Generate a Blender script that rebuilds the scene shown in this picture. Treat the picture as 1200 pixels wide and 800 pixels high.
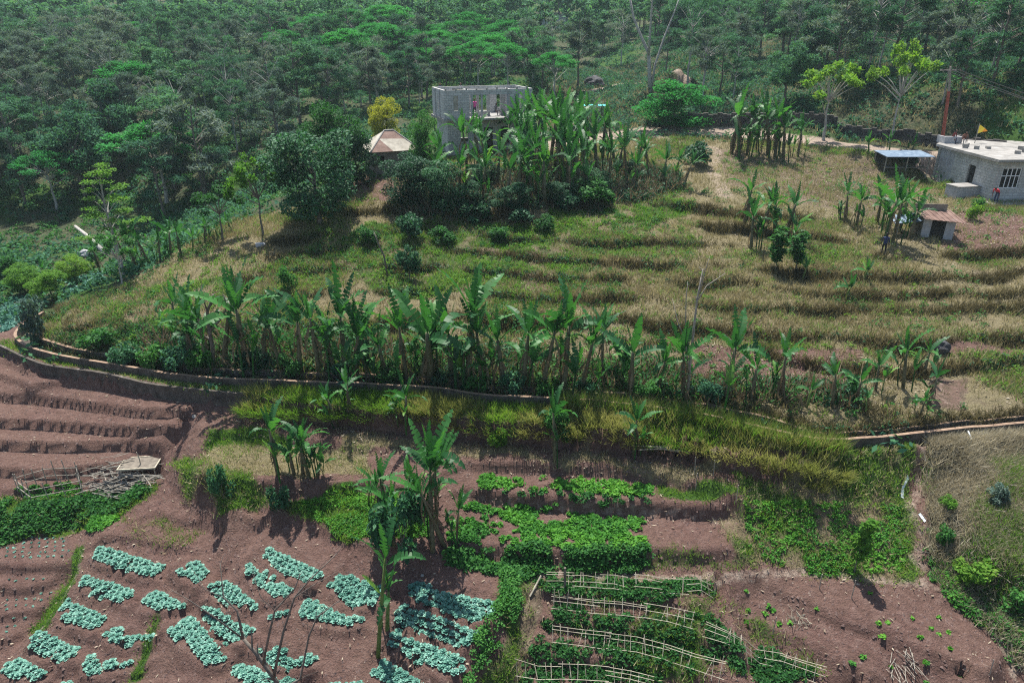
import bpy, math, random
import numpy as np
from mathutils import Vector, Matrix, geometry
R = math.radians
for o in list(bpy.data.objects): bpy.data.objects.remove(o)
SC = bpy.context.scene
COL = SC.collection
random.seed(7); RNG = np.random.default_rng(11)

# ------------------------------------------------------------------ camera, sky, sun, exposure
CAMZ, PITCH, FPX = 18.5, 24.0, 811.0
cam = bpy.data.objects.new('camera', bpy.data.cameras.new('camera')); COL.objects.link(cam)
cam.location = (0, 0, CAMZ); cam.rotation_euler = (R(90-PITCH), 0, 0)
cam.data.sensor_width = 36; cam.data.lens = 36*FPX/1200; cam.data.clip_end = 5000; cam.data.clip_start = .1
SC.camera = cam
SUN_EL, SUN_AZ = 66.0, -12.0      # azimuth from +Y (behind the hill), negative = left
w = bpy.data.worlds.new('World'); SC.world = w; w.use_nodes = True
nt = w.node_tree; bg = nt.nodes['Background']
sky = nt.nodes.new('ShaderNodeTexSky'); sky.sky_type = 'NISHITA'; sky.sun_disc = False
sky.sun_elevation = R(SUN_EL); sky.sun_rotation = R(SUN_AZ); sky.air_density = 1.2; sky.dust_density = 1.5
nt.links.new(sky.outputs[0], bg.inputs[0]); bg.inputs[1].default_value = .085
sun = bpy.data.objects.new('sun', bpy.data.lights.new('sun', 'SUN')); COL.objects.link(sun)
sun.data.energy = 5.0; sun.data.angle = R(.5); sun.data.color = (1, .95, .87)
sd = Vector((math.sin(R(SUN_AZ))*math.cos(R(SUN_EL)), math.cos(R(SUN_AZ))*math.cos(R(SUN_EL)), math.sin(R(SUN_EL))))
sun.rotation_euler = sd.to_track_quat('Z', 'Y').to_euler()
SC.view_settings.view_transform = 'Standard'; SC.view_settings.look = 'None'
SC.view_settings.exposure = 1.0; SC.view_settings.gamma = 1
SC.render.engine = 'CYCLES'
SC.cycles.max_bounces = 5; SC.cycles.diffuse_bounces = 2; SC.cycles.glossy_bounces = 1
SC.cycles.use_denoising = False; SC.cycles.filter_width = 1.15; SC.cycles.sample_clamp_indirect = 3
SC.cycles.transmission_bounces = 3; SC.cycles.transparent_max_bounces = 4

CP, SP = math.cos(R(PITCH)), math.sin(R(PITCH))
def ray(px, py):
    rx, ry = (px-600)/FPX, (py-400)/FPX
    return rx, CP-ry*SP, -SP-ry*CP
def at(px, py, z):                       # point of the given height seen at a pixel
    x, y, dz = ray(px, py); t = (z-CAMZ)/dz
    return (x*t, y*t, z)
def pxof(X, Y, Z):
    d = Y*CP-(Z-CAMZ)*SP; u = Y*SP+(Z-CAMZ)*CP
    return 600+FPX*X/d, 400-FPX*u/d, d

# ------------------------------------------------------------------ helpers
def link(o, parent=None):
    COL.objects.link(o)
    if parent is not None: o.parent = parent
    return o
def tag(o, label=None, cat=None, group=None, kind=None):
    if label: o['label'] = label
    if cat: o['category'] = cat
    if group: o['group'] = group
    if kind: o['kind'] = kind
    return o
def empty(name, loc=(0, 0, 0), rz=0, s=1):
    o = bpy.data.objects.new(name, None); o.empty_display_size = .3
    o.location = loc; o.rotation_euler = (0, 0, rz); o.scale = (s, s, s)
    return link(o)
def mesh_np(name, V, F, mat, smooth=False):
    me = bpy.data.meshes.new(name)
    V = np.asarray(V, dtype=np.float32); F = np.asarray(F, dtype=np.int32)
    n, k = F.shape
    me.vertices.add(len(V)); me.vertices.foreach_set('co', V.ravel())
    me.loops.add(n*k); me.loops.foreach_set('vertex_index', F.ravel())
    me.polygons.add(n); me.polygons.foreach_set('loop_start', np.arange(0, n*k, k, dtype=np.int32))
    me.polygons.foreach_set('loop_total', np.full(n, k, dtype=np.int32))
    me.update(calc_edges=True)
    me.polygons.foreach_set('use_smooth', np.full(n, smooth))
    if mat: me.materials.append(mat)
    return me
def obj(name, me, parent=None): return link(bpy.data.objects.new(name, me), parent)
class MB:
    def __init__(s): s.v = []; s.f = []
    def box(s, x0, x1, y0, y1, z0, z1, M=None):
        b = len(s.v)
        P = [Vector(p) for p in ((x0,y0,z0),(x1,y0,z0),(x1,y1,z0),(x0,y1,z0),(x0,y0,z1),(x1,y0,z1),(x1,y1,z1),(x0,y1,z1))]
        if M: P = [M @ p for p in P]
        s.v += [tuple(p) for p in P]
        s.f += [(b+a, b+c, b+d, b+e) for a, c, d, e in ((0,3,2,1),(4,5,6,7),(0,1,5,4),(1,2,6,5),(2,3,7,6),(3,0,4,7))]
        return s
    def quad(s, *pts):
        b = len(s.v); s.v += [tuple(p) for p in pts]; s.f.append(tuple(range(b, b+len(pts)))); return s
    def tube(s, pts, rad, n=6, cap=True):
        pts = [Vector(p) for p in pts]
        if not hasattr(rad, '__len__'): rad = [rad]*len(pts)
        b = len(s.v); prev = None
        for i, p in enumerate(pts):
            t = (pts[min(i+1, len(pts)-1)]-pts[max(i-1, 0)])
            t = t.normalized() if t.length > 1e-9 else Vector((0, 0, 1))
            a = Vector((0, 0, 1)) if abs(t.z) < .9 else Vector((1, 0, 0))
            if prev is not None: a = prev
            u = (a-t*a.dot(t)).normalized(); prev = u; v = t.cross(u)
            for k in range(n):
                an = 2*math.pi*k/n
                s.v.append(tuple(p+(u*math.cos(an)+v*math.sin(an))*rad[i]))
        for i in range(len(pts)-1):
            for k in range(n):
                s.f.append((b+i*n+k, b+i*n+(k+1) % n, b+(i+1)*n+(k+1) % n, b+(i+1)*n+k))
        if cap:
            s.f.append(tuple(b+k for k in reversed(range(n)))); e = b+(len(pts)-1)*n
            s.f.append(tuple(e+k for k in range(n)))
        return s
    def mesh(s, name, mat, smooth=False):
        me = bpy.data.meshes.new(name); me.from_pydata(s.v, [], s.f); me.update()
        if mat: me.materials.append(mat)
        if smooth: me.polygons.foreach_set('use_smooth', [True]*len(me.polygons))
        return me
    def build(s, name, mat, parent=None, smooth=False): return obj(name, s.mesh(name, mat, smooth), parent)
def copy_tree(o, parent=None):
    c = o.copy(); COL.objects.link(c); c.parent = parent
    for ch in list(o.children): copy_tree(ch, c)
    return c

# smooth value noise (numpy) used for terrain shape and for the zones
_P = np.random.default_rng(5).random((256, 256))
def vnoise(x, y, s=1.0, o=0):
    x = np.asarray(x, float)/s+37.3*o+500; y = np.asarray(y, float)/s+91.7*o+500
    xi = np.floor(x).astype(int); yi = np.floor(y).astype(int); fx = x-xi; fy = y-yi
    fx = fx*fx*(3-2*fx); fy = fy*fy*(3-2*fy); g = lambda i, j: _P[i % 256, j % 256]
    return (g(xi, yi)*(1-fx)+g(xi+1, yi)*fx)*(1-fy)+(g(xi, yi+1)*(1-fx)+g(xi+1, yi+1)*fx)*fy
def fbm(x, y, s, n=4, o=0):
    r = 0; a = .5; t = 0
    for i in range(n): r = r+a*vnoise(x, y, s/2**i, o+i); t += a; a *= .5
    return r/t

# ------------------------------------------------------------------ materials
def new_mat(name):
    m = bpy.data.materials.new(name); m.use_nodes = True; n = m.node_tree
    b = n.nodes['Principled BSDF']; b.inputs['Specular IOR Level'].default_value = .25
    return m, n, b
def N(n, t, **kw):
    x = n.nodes.new(t)
    for k, v in kw.items():
        if k.startswith('i_'):
            key = k[2:]; x.inputs[int(key) if key.isdigit() else key].default_value = v
        else: setattr(x, k, v)
    return x
def ramp(n, fac, stops):
    r = n.nodes.new('ShaderNodeValToRGB'); cr = r.color_ramp
    while len(cr.elements) < len(stops): cr.elements.new(.5)
    for e, (p, c) in zip(cr.elements, stops): e.position = p; e.color = (*c, 1) if len(c) == 3 else c
    n.links.new(fac, r.inputs[0]); return r.outputs[0]
def noise(n, scale, detail=4, rough=.6, co='Object'):
    tc = N(n, 'ShaderNodeTexCoord'); x = N(n, 'ShaderNodeTexNoise'); x.inputs['Scale'].default_value = scale
    x.inputs['Detail'].default_value = detail; x.inputs['Roughness'].default_value = rough
    n.links.new(tc.outputs[co], x.inputs['Vector']); return x.outputs[0]
def mixc(n, fac, a, b, mode='MIX'):
    m = N(n, 'ShaderNodeMix', data_type='RGBA', blend_type=mode)
    for s, v in ((m.inputs[0], fac), (m.inputs[6], a), (m.inputs[7], b)):
        if hasattr(v, 'is_output'): n.links.new(v, s)
        else: s.default_value = (*v, 1) if hasattr(v, '__len__') and len(v) == 3 else v
    return m.outputs[2]
def math_(n, op, a, b=None, clamp=False):
    m = N(n, 'ShaderNodeMath', operation=op, use_clamp=clamp)
    for s, v in ((m.inputs[0], a), (m.inputs[1], b)):
        if v is None: continue
        if hasattr(v, 'is_output'): n.links.new(v, s)
        else: s.default_value = v
    return m.outputs[0]
def bump(n, b, h, strength=.5, dist=.1):
    x = N(n, 'ShaderNodeBump'); x.inputs['Strength'].default_value = strength; x.inputs['Distance'].default_value = dist
    n.links.new(h, x.inputs['Height']); n.links.new(x.outputs[0], b.inputs['Normal'])
def leaf_mat(name, stops, trans=.35, rough=.5, spec=.3, big=None, tint=(1.15, 1.2, .6)):
    """per leaf and per plant colour variation, light shining through"""
    m, n, b = new_mat(name)
    g = N(n, 'ShaderNodeNewGeometry'); oi = N(n, 'ShaderNodeObjectInfo')
    f = math_(n, 'MULTIPLY', g.outputs['Random Per Island'], .55)
    f = math_(n, 'ADD', f, math_(n, 'MULTIPLY', oi.outputs['Random'], .45))
    if big:
        nz = noise(n, big, 2); f = math_(n, 'ADD', math_(n, 'MULTIPLY', f, .55), math_(n, 'MULTIPLY', math_(n, 'SUBTRACT', math_(n, 'MULTIPLY', nz, 2.0), .55), .55), True)
    c = ramp(n, f, stops); n.links.new(c, b.inputs['Base Color'])
    b.inputs['Roughness'].default_value = rough; b.inputs['Specular IOR Level'].default_value = spec
    t = N(n, 'ShaderNodeBsdfTranslucent'); tc = mixc(n, 1.0, c, tint, 'MULTIPLY'); n.links.new(tc, t.inputs[0])
    mx = N(n, 'ShaderNodeMixShader'); mx.inputs[0].default_value = trans
    n.links.new(b.outputs[0], mx.inputs[1]); n.links.new(t.outputs[0], mx.inputs[2])
    n.links.new(mx.outputs[0], n.nodes['Material Output'].inputs[0]); return m
def rough_mat(name, c1, c2, scale=3, rough=.9, bs=.3, c3=None, det=6, bd=.05):
    m, n, b = new_mat(name); nz = noise(n, scale, det, .65)
    stops = [(.3, c1), (.62, c2)] + ([(.72, c3)] if c3 else [])
    n.links.new(ramp(n, nz, stops), b.inputs['Base Color']); b.inputs['Roughness'].default_value = rough
    if bs: bump(n, b, noise(n, scale*6, 4), bs, bd)
    return m
M = {}
M['forest'] = leaf_mat('forest_foliage', [(0, (.016, .060, .046)), (.4, (.036, .115, .072)), (.75, (.075, .20, .095)), (1, (.15, .29, .15))], .35, .8, .1)
M['dullforest'] = leaf_mat('grey_green_foliage', [(0, (.038, .072, .062)), (.5, (.085, .14, .115)), (1, (.20, .24, .20))], .3, .85, .08)
M['flatforest'] = leaf_mat('bright_canopy_foliage', [(0, (.018, .13, .040)), (.5, (.035, .22, .055)), (1, (.07, .32, .08))], .4, .8, .1)
M['dark'] = leaf_mat('dark_glossy_leaves', [(0, (.009, .042, .022)), (.6, (.024, .10, .045)), (1, (.07, .21, .085))], .28, .6, .2)
M['mid'] = leaf_mat('green_leaves', [(0, (.014, .06, .020)), (.5, (.035, .14, .032)), (1, (.09, .26, .05))], .4, .65, .18)
M['lime'] = leaf_mat('lime_leaves', [(0, (.05, .15, .02)), (.5, (.10, .24, .03)), (1, (.20, .32, .05))], .45, .7, .15)
M['yellow'] = leaf_mat('yellow_leaves', [(0, (.16, .20, .02)), (.5, (.32, .33, .04)), (1, (.48, .40, .07))], .45, .7, .15)
M['bean'] = leaf_mat('bean_leaves', [(0, (.018, .075, .018)), (.45, (.045, .18, .028)), (.8, (.11, .31, .035)), (1, (.22, .40, .06))], .35, .65, .18, big=.45)
M['banana'] = leaf_mat('banana_leaves', [(0, (.009, .048, .021)), (.45, (.024, .105, .031)), (.78, (.055, .20, .040)), (.92, (.16, .31, .05)), (1, (.30, .26, .09))], .38, .5, .3)
M['deadleaf'] = leaf_mat('dead_banana_leaves', [(0, (.08, .055, .035)), (.6, (.18, .14, .09)), (1, (.34, .28, .19))], .25, .8, .1, tint=(1.1, 1.0, .8))
M['litter'] = leaf_mat('leaf_litter', [(0, (.16, .12, .09)), (.5, (.34, .29, .22)), (1, (.62, .58, .50))], .1, .8, .1, tint=(1.1, 1.0, .8))
M['drygrass'] = leaf_mat('dry_grass', [(0, (.15, .13, .070)), (.5, (.28, .25, .140)), (1, (.47, .43, .27))], .35, .9, .05, big=.3, tint=(1.1, 1.05, .8))
M['shadedgrass'] = leaf_mat('brown_shaded_grass', [(0, (.055, .048, .026)), (.5, (.12, .105, .055)), (1, (.24, .21, .12))], .3, .9, .05, big=.4, tint=(1.1, 1.05, .8))  # darker copy of the dry grass, riser shade put into its colour
M['palegrass'] = leaf_mat('bleached_grass', [(0, (.20, .175, .12)), (.5, (.36, .325, .235)), (1, (.60, .55, .43))], .3, .9, .05, big=.5, tint=(1.05, 1, .85))
M['greengrass'] = leaf_mat('green_grass', [(0, (.06, .13, .025)), (.5, (.12, .24, .04)), (1, (.23, .36, .07))], .45, .85, .08, big=.4)
M['yellowgrass'] = leaf_mat('yellow_green_grass', [(0, (.11, .15, .04)), (.5, (.21, .24, .075)), (1, (.40, .37, .18))], .42, .9, .05, big=.6, tint=(1.1, 1.08, .75))
M['cabbage'] = leaf_mat('cabbage_leaves', [(0, (.035, .13, .10)), (.5, (.085, .235, .18)), (.95, (.20, .39, .32)), (1, (.40, .40, .16))], .12, .6, .35, tint=(1, 1.1, .9))
M['bark'] = rough_mat('bark', (.07, .06, .05), (.19, .165, .14), 6)
M['palebark'] = rough_mat('pale_bark', (.18, .17, .155), (.42, .40, .37), 6)
M['bstem'] = rough_mat('banana_stem', (.05, .055, .03), (.16, .15, .09), 5, .7)
M['bstemgreen'] = rough_mat('green_banana_stem', (.05, .09, .02), (.13, .19, .05), 5, .6)
M['bamboo'] = rough_mat('weathered_bamboo', (.22, .19, .14), (.46, .42, .33), 6, .8, .1)
M['deadwood'] = rough_mat('dead_wood', (.12, .11, .09), (.36, .33, .28), 8, .9, .2)
M['concrete'] = rough_mat('concrete', (.24, .24, .25), (.42, .42, .43), 2.2, .9, .2, (.33, .32, .31))
m, n, b = new_mat('concrete_block'); M['block'] = m
tcb = N(n, 'ShaderNodeTexCoord'); sx_ = N(n, 'ShaderNodeSeparateXYZ'); n.links.new(tcb.outputs['Object'], sx_.inputs[0]); cb = N(n, 'ShaderNodeCombineXYZ')
n.links.new(math_(n, 'ADD', sx_.outputs[0], sx_.outputs[1]), cb.inputs[0]); n.links.new(sx_.outputs[2], cb.inputs[1])
br = N(n, 'ShaderNodeTexBrick'); n.links.new(cb.outputs[0], br.inputs['Vector']); br.inputs['Scale'].default_value = 1; br.inputs['Brick Width'].default_value = .42; br.inputs['Row Height'].default_value = .21; br.inputs['Mortar Size'].default_value = .018
br.inputs['Color1'].default_value = (.44, .44, .43, 1); br.inputs['Color2'].default_value = (.56, .56, .545, 1); br.inputs['Mortar'].default_value = (.32, .32, .31, 1)
n.links.new(mixc(n, 1.0, br.outputs[0], ramp(n, noise(n, 1.1, 6, .7), [(.3, (.68, .67, .65)), (.65, (1, 1, 1))]), 'MULTIPLY'), b.inputs['Base Color']); b.inputs['Roughness'].default_value = .95
M['palecon'] = rough_mat('pale_concrete', (.15, .145, .135), (.31, .30, .285), 1.2, .9, .2, (.40, .39, .37))
M['stone'] = rough_mat('old_stone', (.025, .023, .022), (.11, .10, .095), 1.8, .95, .8, (.20, .18, .15))
M['rock'] = rough_mat('dark_rock', (.03, .03, .033), (.09, .09, .095), 2.5, .9, .8)
M['rust'] = rough_mat('rusty_sheet', (.09, .05, .04), (.20, .13, .105), 1.6, .8, .1, (.30, .25, .21))
M['sheet'] = rough_mat('weathered_sheet', (.24, .22, .18), (.42, .39, .33), 1.6, .8, .1)
M['blue'] = rough_mat('blue_sheet', (.05, .09, .15), (.17, .23, .30), 2.5, .7, .1, (.30, .33, .36))
M['bluegreen'] = rough_mat('blue_green_sheet', (.05, .35, .36), (.10, .48, .46), 1.5, .5, .1)
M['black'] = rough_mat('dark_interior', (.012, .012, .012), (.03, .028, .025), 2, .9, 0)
M['redpole'] = rough_mat('red_brown_pole', (.20, .05, .035), (.32, .09, .06), 3, .7, 0)
M['white'] = rough_mat('white_paint', (.6, .6, .6), (.8, .8, .8), 3, .6, 0)
M['wood'] = rough_mat('grey_planks', (.11, .095, .08), (.25, .22, .18), 3, .9, .2)
M['skin'] = rough_mat('skin', (.16, .08, .05), (.22, .12, .08), 4, .6, 0)
M['hair'] = rough_mat('hair', (.01, .008, .007), (.02, .016, .014), 4, .6, 0)
M['pink'] = rough_mat('pink_cloth', (.55, .08, .28), (.65, .12, .35), 4, .8, 0)
M['red'] = rough_mat('red_cloth', (.60, .03, .06), (.70, .06, .09), 4, .8, 0)
M['navy'] = rough_mat('dark_blue_cloth', (.02, .03, .08), (.04, .05, .12), 4, .8, 0)
M['greycloth'] = rough_mat('grey_cloth', (.12, .12, .13), (.2, .2, .21), 4, .8, 0)
M['orange'] = rough_mat('orange_cloth', (.85, .25, .02), (.9, .38, .04), 4, .8, 0)
M['yellowcloth'] = rough_mat('yellow_cloth', (.85, .65, .05), (.9, .7, .1), 4, .8, 0)
M['wire'] = rough_mat('wire', (.03, .03, .03), (.05, .05, .05), 4, .6, 0)
M['water'] = rough_mat('foaming_water', (.55, .62, .68), (.85, .9, .92), 6, .2, .3)
M['canaltop'] = rough_mat('worn_lit_mortar', (.12, .08, .055), (.30, .21, .15), 2.5, .9, .5, (.10, .11, .05))  # rim tops of the canal, sunlight put into the paler tone
M['canalside'] = rough_mat('stained_shaded_mortar', (.03, .026, .023), (.105, .09, .077), 2.2, .95, .6, (.28, .25, .22))  # stains, plus shade of the canal wall faces put into the darker tone

# ------------------------------------------------------------------ terrain: surveyed break lines -> TIN -> grid
TP = []                                  # (X, Y, Z)
def dens(pts, step=.5):
    W = [Vector(at(*p)) for p in pts]; out = [W[0]]
    for a, b in zip(W, W[1:]):
        k = max(1, int((b-a).length/step))
        out += [a.lerp(b, (i+1)/k) for i in range(k)]
    return out
def ext(pts):
    pts = [tuple(p) for p in pts]
    if pts[0][0] == 0: pts = [(-260, pts[0][1]+(pts[0][1]-pts[1][1])*.6, pts[0][2])] + pts
    if pts[-1][0] == 1200: pts = pts + [(1480, pts[-1][1]+(pts[-1][1]-pts[-2][1])*.6, pts[-1][2])]
    return pts
def lip(pts, z=None, h=.5, slope=.3, jit=.06):
    if jit == .06 and pts[0][1] < 400: jit = .16
    if z is not None: pts = [(x, y, z) for x, y in pts]
    W = dens(ext(pts))
    for i, p in enumerate(W):
        a = W[max(i-1, 0)]; b = W[min(i+1, len(W)-1)]
        t = (b-a); t.z = 0; t.normalize(); nrm = Vector((t.y, -t.x, 0))
        if nrm.y > 0 and abs(t.x) > .2: nrm = -nrm
        hh = h[0]+(h[1]-h[0])*i/max(1, len(W)-1) if hasattr(h, '__len__') else h
        f = min(1, (i+1)/3, (len(W)-i)/3)
        hh *= .4+.6*f
        if p.y > 33 and p.z > 3: hh *= min(1.5, max(.25, (float(vnoise(p.x, p.z*20, 3.0, 7))-.2)*2.3)); p.y += (float(vnoise(p.x, p.z*9, 3.5, 17))-.5)*1.0; slope_ = slope+.5*float(vnoise(p.x, p.z*13, 2.5, 8))
        else: slope_ = slope
        j = random.uniform(-jit, jit)
        TP.append((p.x, p.y+j, p.z)); q = p+nrm*(hh*slope_+.05); TP.append((q.x, q.y+j, p.z-hh))
def pts_(*L):
    for p in L: TP.append(at(*p))
def line(pts, z=None):
    if z is not None: pts = [(x, y, z) for x, y in pts]
    for p in dens(ext(pts)): TP.append(tuple(p))

CANAL = [(13, 390), (20, 399), (34, 408), (60, 414), (100, 421), (150, 429), (200, 438), (240, 442), (300, 445), (370, 447), (443, 450), (513, 454), (567, 463), (627, 465), (700, 469), (773, 477), (840, 488), (900, 502), (950, 513), (985, 516), (1060, 508), (1130, 501), (1200, 495), (1420, 478)]
CZ = 2.3
CW = [Vector(at(x, y, CZ)) for x, y in CANAL]
CW = [CW[0]+Vector((-.3, 3.5, .0)), CW[0]+Vector((-.3, 1.2, 0))] + CW
def resample(P, step):
    out = [P[0].copy()]
    for a, b in zip(P, P[1:]):
        k = max(1, int((b-a).length/step))
        out += [a.lerp(b, (i+1)/k) for i in range(k)]
    for _ in range(2): out = [out[0]] + [(out[i-1]+out[i]*2+out[i+1])/4 for i in range(1, len(out)-1)] + [out[-1]]
    return out
CW = resample(CW, .5)
def cfac(p):
    u = 600+FPX*p.x/(p.y*CP-(p.z-CAMZ)*SP); return 1-.5*min(1, max(0, (u-900)/70))
def side(P, i):
    t = P[min(i+1, len(P)-1)]-P[max(i-1, 0)]; t.z = 0; t.normalize(); return Vector((t.y, -t.x, 0))   # towards the camera
for i, p in enumerate(CW):
    s = side(CW, i)
    for d, z in ((.45, 1.88), (.12, 1.86), (-.35, 1.68), (-.75, 1.68), (-1.0, 1.9), (-1.35, 2.42), (-2.0, 2.55)):
        q = p+s*(d*cfac(p) if d < 0 else d); TP.append((q.x, q.y, z))
# retaining wall below the canal
WL = [(0, 404), (12, 411), (30, 419), (50, 427), (80, 431.6), (110, 435), (140, 441), (170, 449), (200, 453), (240, 457), (290, 462)]
lip(WL, 1.85, (.5, .72), .06, 0)
lip([(300, 466, 1.9), (400, 477, 1.95), (480, 486, 2.0), (560, 491, 2.0), (650, 498, 2.0), (760, 508, 2.0), (850, 522, 1.95), (950, 535, 1.8), (985, 538, 1.7)], None, 1.1, .12, .12)
# brown terraces on the left
lip([(0, 419), (20, 427), (40, 437)], 1.38, .3, .3, .03)
lip([(0, 438, 1.08), (15, 443, 1.08), (34, 450, 1.1), (48, 447, 1.24), (70, 445, 1.28), (100, 447, 1.28), (120, 450, 1.28), (150, 458, 1.25), (175, 464, 1.22)], None, (.5, .25), .12, .02)
lip([(0, 460, .6), (30, 462, .6), (60, 465, .65), (90, 469, .72), (120, 473, .86), (160, 477, 1.03), (185, 479, 1.12), (222, 477, 1.15)], None, .52, .12, .03)
lip([(0, 489, .1), (40, 491, .1), (80, 494, .15), (124, 498, .22), (150, 498, .4), (165, 499, .45), (205, 497, .6)], None, .55, .12, .03)
lip([(0, 515, -.45), (70, 518, -.4), (140, 516, -.25), (185, 518, -.1)], None, .55, .12, .03)
lip([(0, 547, -1.02), (37, 550, -1.02), (75, 548, -1.0), (112, 543, -.9), (140, 540, -.8)], None, .5, .12, .03)
lip([(0, 574), (40, 571), (90, 566)], -1.62, .3, .5)
line([(0, 590), (40, 586), (90, 583), (130, 578), (180, 566)], -1.95)
line([(0, 600), (50, 596), (100, 592), (150, 580), (185, 573)], -2.0)
line([(0, 634), (50, 629), (90, 618)], -2.75)
lip([(0, 658), (14, 662), (40, 661), (68, 660), (80, 658)], -2.77, .42, .4, .03)
lip([(0, 685), (30, 688), (60, 679), (86, 672)], -3.22, .4, .4, .03)
lip([(0, 719), (40, 714), (64, 702)], -3.65, .35, .4, .03)
lip([(0, 750), (24, 741), (47, 724)], -4.05, .35, .4, .03)
line([(-100, 790), (0, 783), (10, 775)], -4.45)
line([(92, 640, -2.6), (92, 665, -2.85), (80, 690, -3.2), (60, 720, -3.6), (40, 742, -3.9), (15, 768, -4.25)])
pts_((232, 490, .9), (228, 510, .6), (226, 530, .2), (218, 548, -.2), (212, 562, -.6), (216, 500, .15), (207, 522, -.4), (193, 536, -.75), (150, 560, -1.3), (195, 560, -1.05), (175, 560, -1.2))
# ground below the wall, centre left
line([(245, 482, .92), (300, 490, .95), (400, 503, .95), (480, 511, .95), (560, 516, .92), (650, 523, .9), (760, 533, .85), (850, 547, .75), (950, 560, .6)])
lip([(232, 500), (250, 503), (300, 506), (335, 509), (390, 516), (450, 524)], .85, .4, .6)
lip([(235, 552), (275, 559), (340, 563), (400, 566), (432, 562), (480, 570)], .4, .55, .4)
lip([(207, 574), (225, 585), (252, 598)], -1.1, .4, .6)
pts_((240, 572, -.4), (262, 588, -.8), (300, 600, -.85), (340, 592, -.5), (380, 598, -.45), (430, 612, -.45), (470, 620, -.4), (500, 600, -.2), (520, 580, .1))
lip([(270, 602), (300, 606), (345, 603), (400, 627), (440, 638), (500, 650), (530, 652)], -.7, .35, .6)
lip([(178, 600), (200, 603), (225, 609), (250, 617)], -1.6, .35, .6)
lip([(120, 628), (140, 627), (160, 628), (200, 637), (222, 642)], -2.0, .38, .6)
pts_((110, 612, -2.1), (100, 630, -2.4), (130, 600, -2.1), (150, 612, -1.9), (190, 590, -1.55), (260, 630, -1.75), (300, 625, -1.3), (280, 645, -1.6))
pts_((350, 625, -1.1), (400, 655, -1.2), (450, 660, -1.15), (500, 668, -1.15), (560, 680, -1.15), (590, 690, -1.2))
# centre terraces
lip([(545, 541), (580, 541), (640, 541), (700, 544), (740, 549), (790, 557), (835, 567), (860, 575)], .72, .5, .35)
lip([(545, 572), (570, 573), (620, 578), (680, 583), (760, 586), (800, 590), (868, 593)], .18, .7, .3)
lip([(530, 632), (600, 640), (680, 645), (757, 643), (762, 640), (804, 643), (854, 641)], -.6, .62, .35)
line([(620, 673), (700, 676), (780, 678), (835, 678), (870, 674), (940, 672), (1000, 678), (1050, 684), (1085, 686)], -1.35)
lip([(612, 691), (640, 692), (700, 695), (780, 700), (826, 708)], -1.5, .35, .4)
lip([(625, 722), (700, 727), (780, 738), (832, 748), (870, 766)], -2.0, .45, .4)
lip([(612, 765), (700, 768), (780, 778), (840, 795), (880, 815)], -2.6, .45, .4)
lip([(590, 806), (700, 812), (800, 830)], -3.2, .4, .4)
lip([(888, 684), (920, 693), (950, 705), (980, 719), (1000, 726), (1040, 737), (1080, 757), (1120, 771), (1160, 784)], -1.65, .42, .7)
lip([(866, 723), (900, 734), (930, 746), (960, 760), (985, 772), (1020, 790)], -2.3, .42, .6)
lip([(840, 690), (850, 708), (865, 722)], -1.9, .3, .5)
pts_((880, 790, -2.95), (940, 800, -3.0), (1000, 810, -3.1), (1060, 800, -2.7), (1120, 800, -2.6), (1180, 800, -2.8), (1175, 760, -2.2), (1130, 720, -1.85), (1080, 700, -1.55))
pts_((900, 585, .1), (960, 585, .15), (1000, 590, .15), (1050, 590, .2), (900, 615, -.4), (960, 615, -.3), (1020, 620, -.3), (1060, 630, -.6), (880, 660, -1.15), (950, 655, -1.05), (1020, 660, -1.1), (1072, 665, -1.2))
lip([(880, 592), (930, 594), (990, 592), (1040, 590)], .15, .35, .8)
pts_((1000, 555, .8), (1040, 545, 1.1), (1075, 530, 1.35), (1078, 560, .6), (1076, 600, .1), (1085, 650, -.9), (1100, 640, -.7), (1105, 560, .8), (1160, 530, 1.45), (1200, 530, 1.5), (1150, 560, 1.0), (1200, 570, 1.0), (1130, 600, .3), (1200, 610, .5), (1120, 650, -.9), (1160, 650, -.3), (1200, 660, -.2), (1120, 682, -1.5), (1180, 695, -1.3), (1150, 700, -1.8), (1200, 740, -1.9), (1200, 790, -2.6), (1320, 560, 1.4), (1350, 640, .2), (1350, 760, -1.8))
pts_((600, 700, -1.45), (590, 740, -1.9), (570, 780, -2.25), (556, 800, -2.6), (600, 790, -2.6), (630, 740, -2.2), (560, 830, -3.2))
# the terraced hill
lip([(640, 398, 3.15), (700, 395, 3.2), (800, 400, 3.2), (900, 410, 3.25), (960, 425, 3.2), (1030, 431, 3.15), (1100, 430, 3.2), (1200, 420, 3.25)], None, .45, .35)
lip([(180, 392, 3.0), (350, 378, 3.5), (500, 372, 3.6), (640, 370, 3.75), (750, 373, 3.75), (850, 384, 3.7), (950, 393, 3.7), (1060, 400, 3.7), (1120, 396, 3.75), (1200, 387, 3.8)], None, .45, .35)
lip([(230, 355, 3.9), (350, 342, 4.2), (500, 339, 4.2), (640, 346, 4.25), (750, 348, 4.3), (850, 353, 4.3), (950, 362, 4.25), (1040, 364, 4.25), (1100, 362, 4.3), (1200, 356, 4.35)], None, .45, .35)
lip([(260, 328, 4.4), (350, 314, 4.8), (500, 311, 4.8), (640, 325, 4.7), (750, 328, 4.75), (860, 331, 4.75), (957, 339, 4.7), (1064, 345, 4.6), (1160, 342, 4.7), (1200, 338, 4.8)], None, .4, .35)
lip([(290, 303, 4.95), (400, 290, 5.3), (520, 288, 5.3), (640, 303, 5.2), (750, 306, 5.25), (850, 309, 5.25), (950, 316, 5.1), (1013, 321, 5.1), (1133, 322, 5.1), (1200, 315, 5.2)], None, .4, .35)
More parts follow.
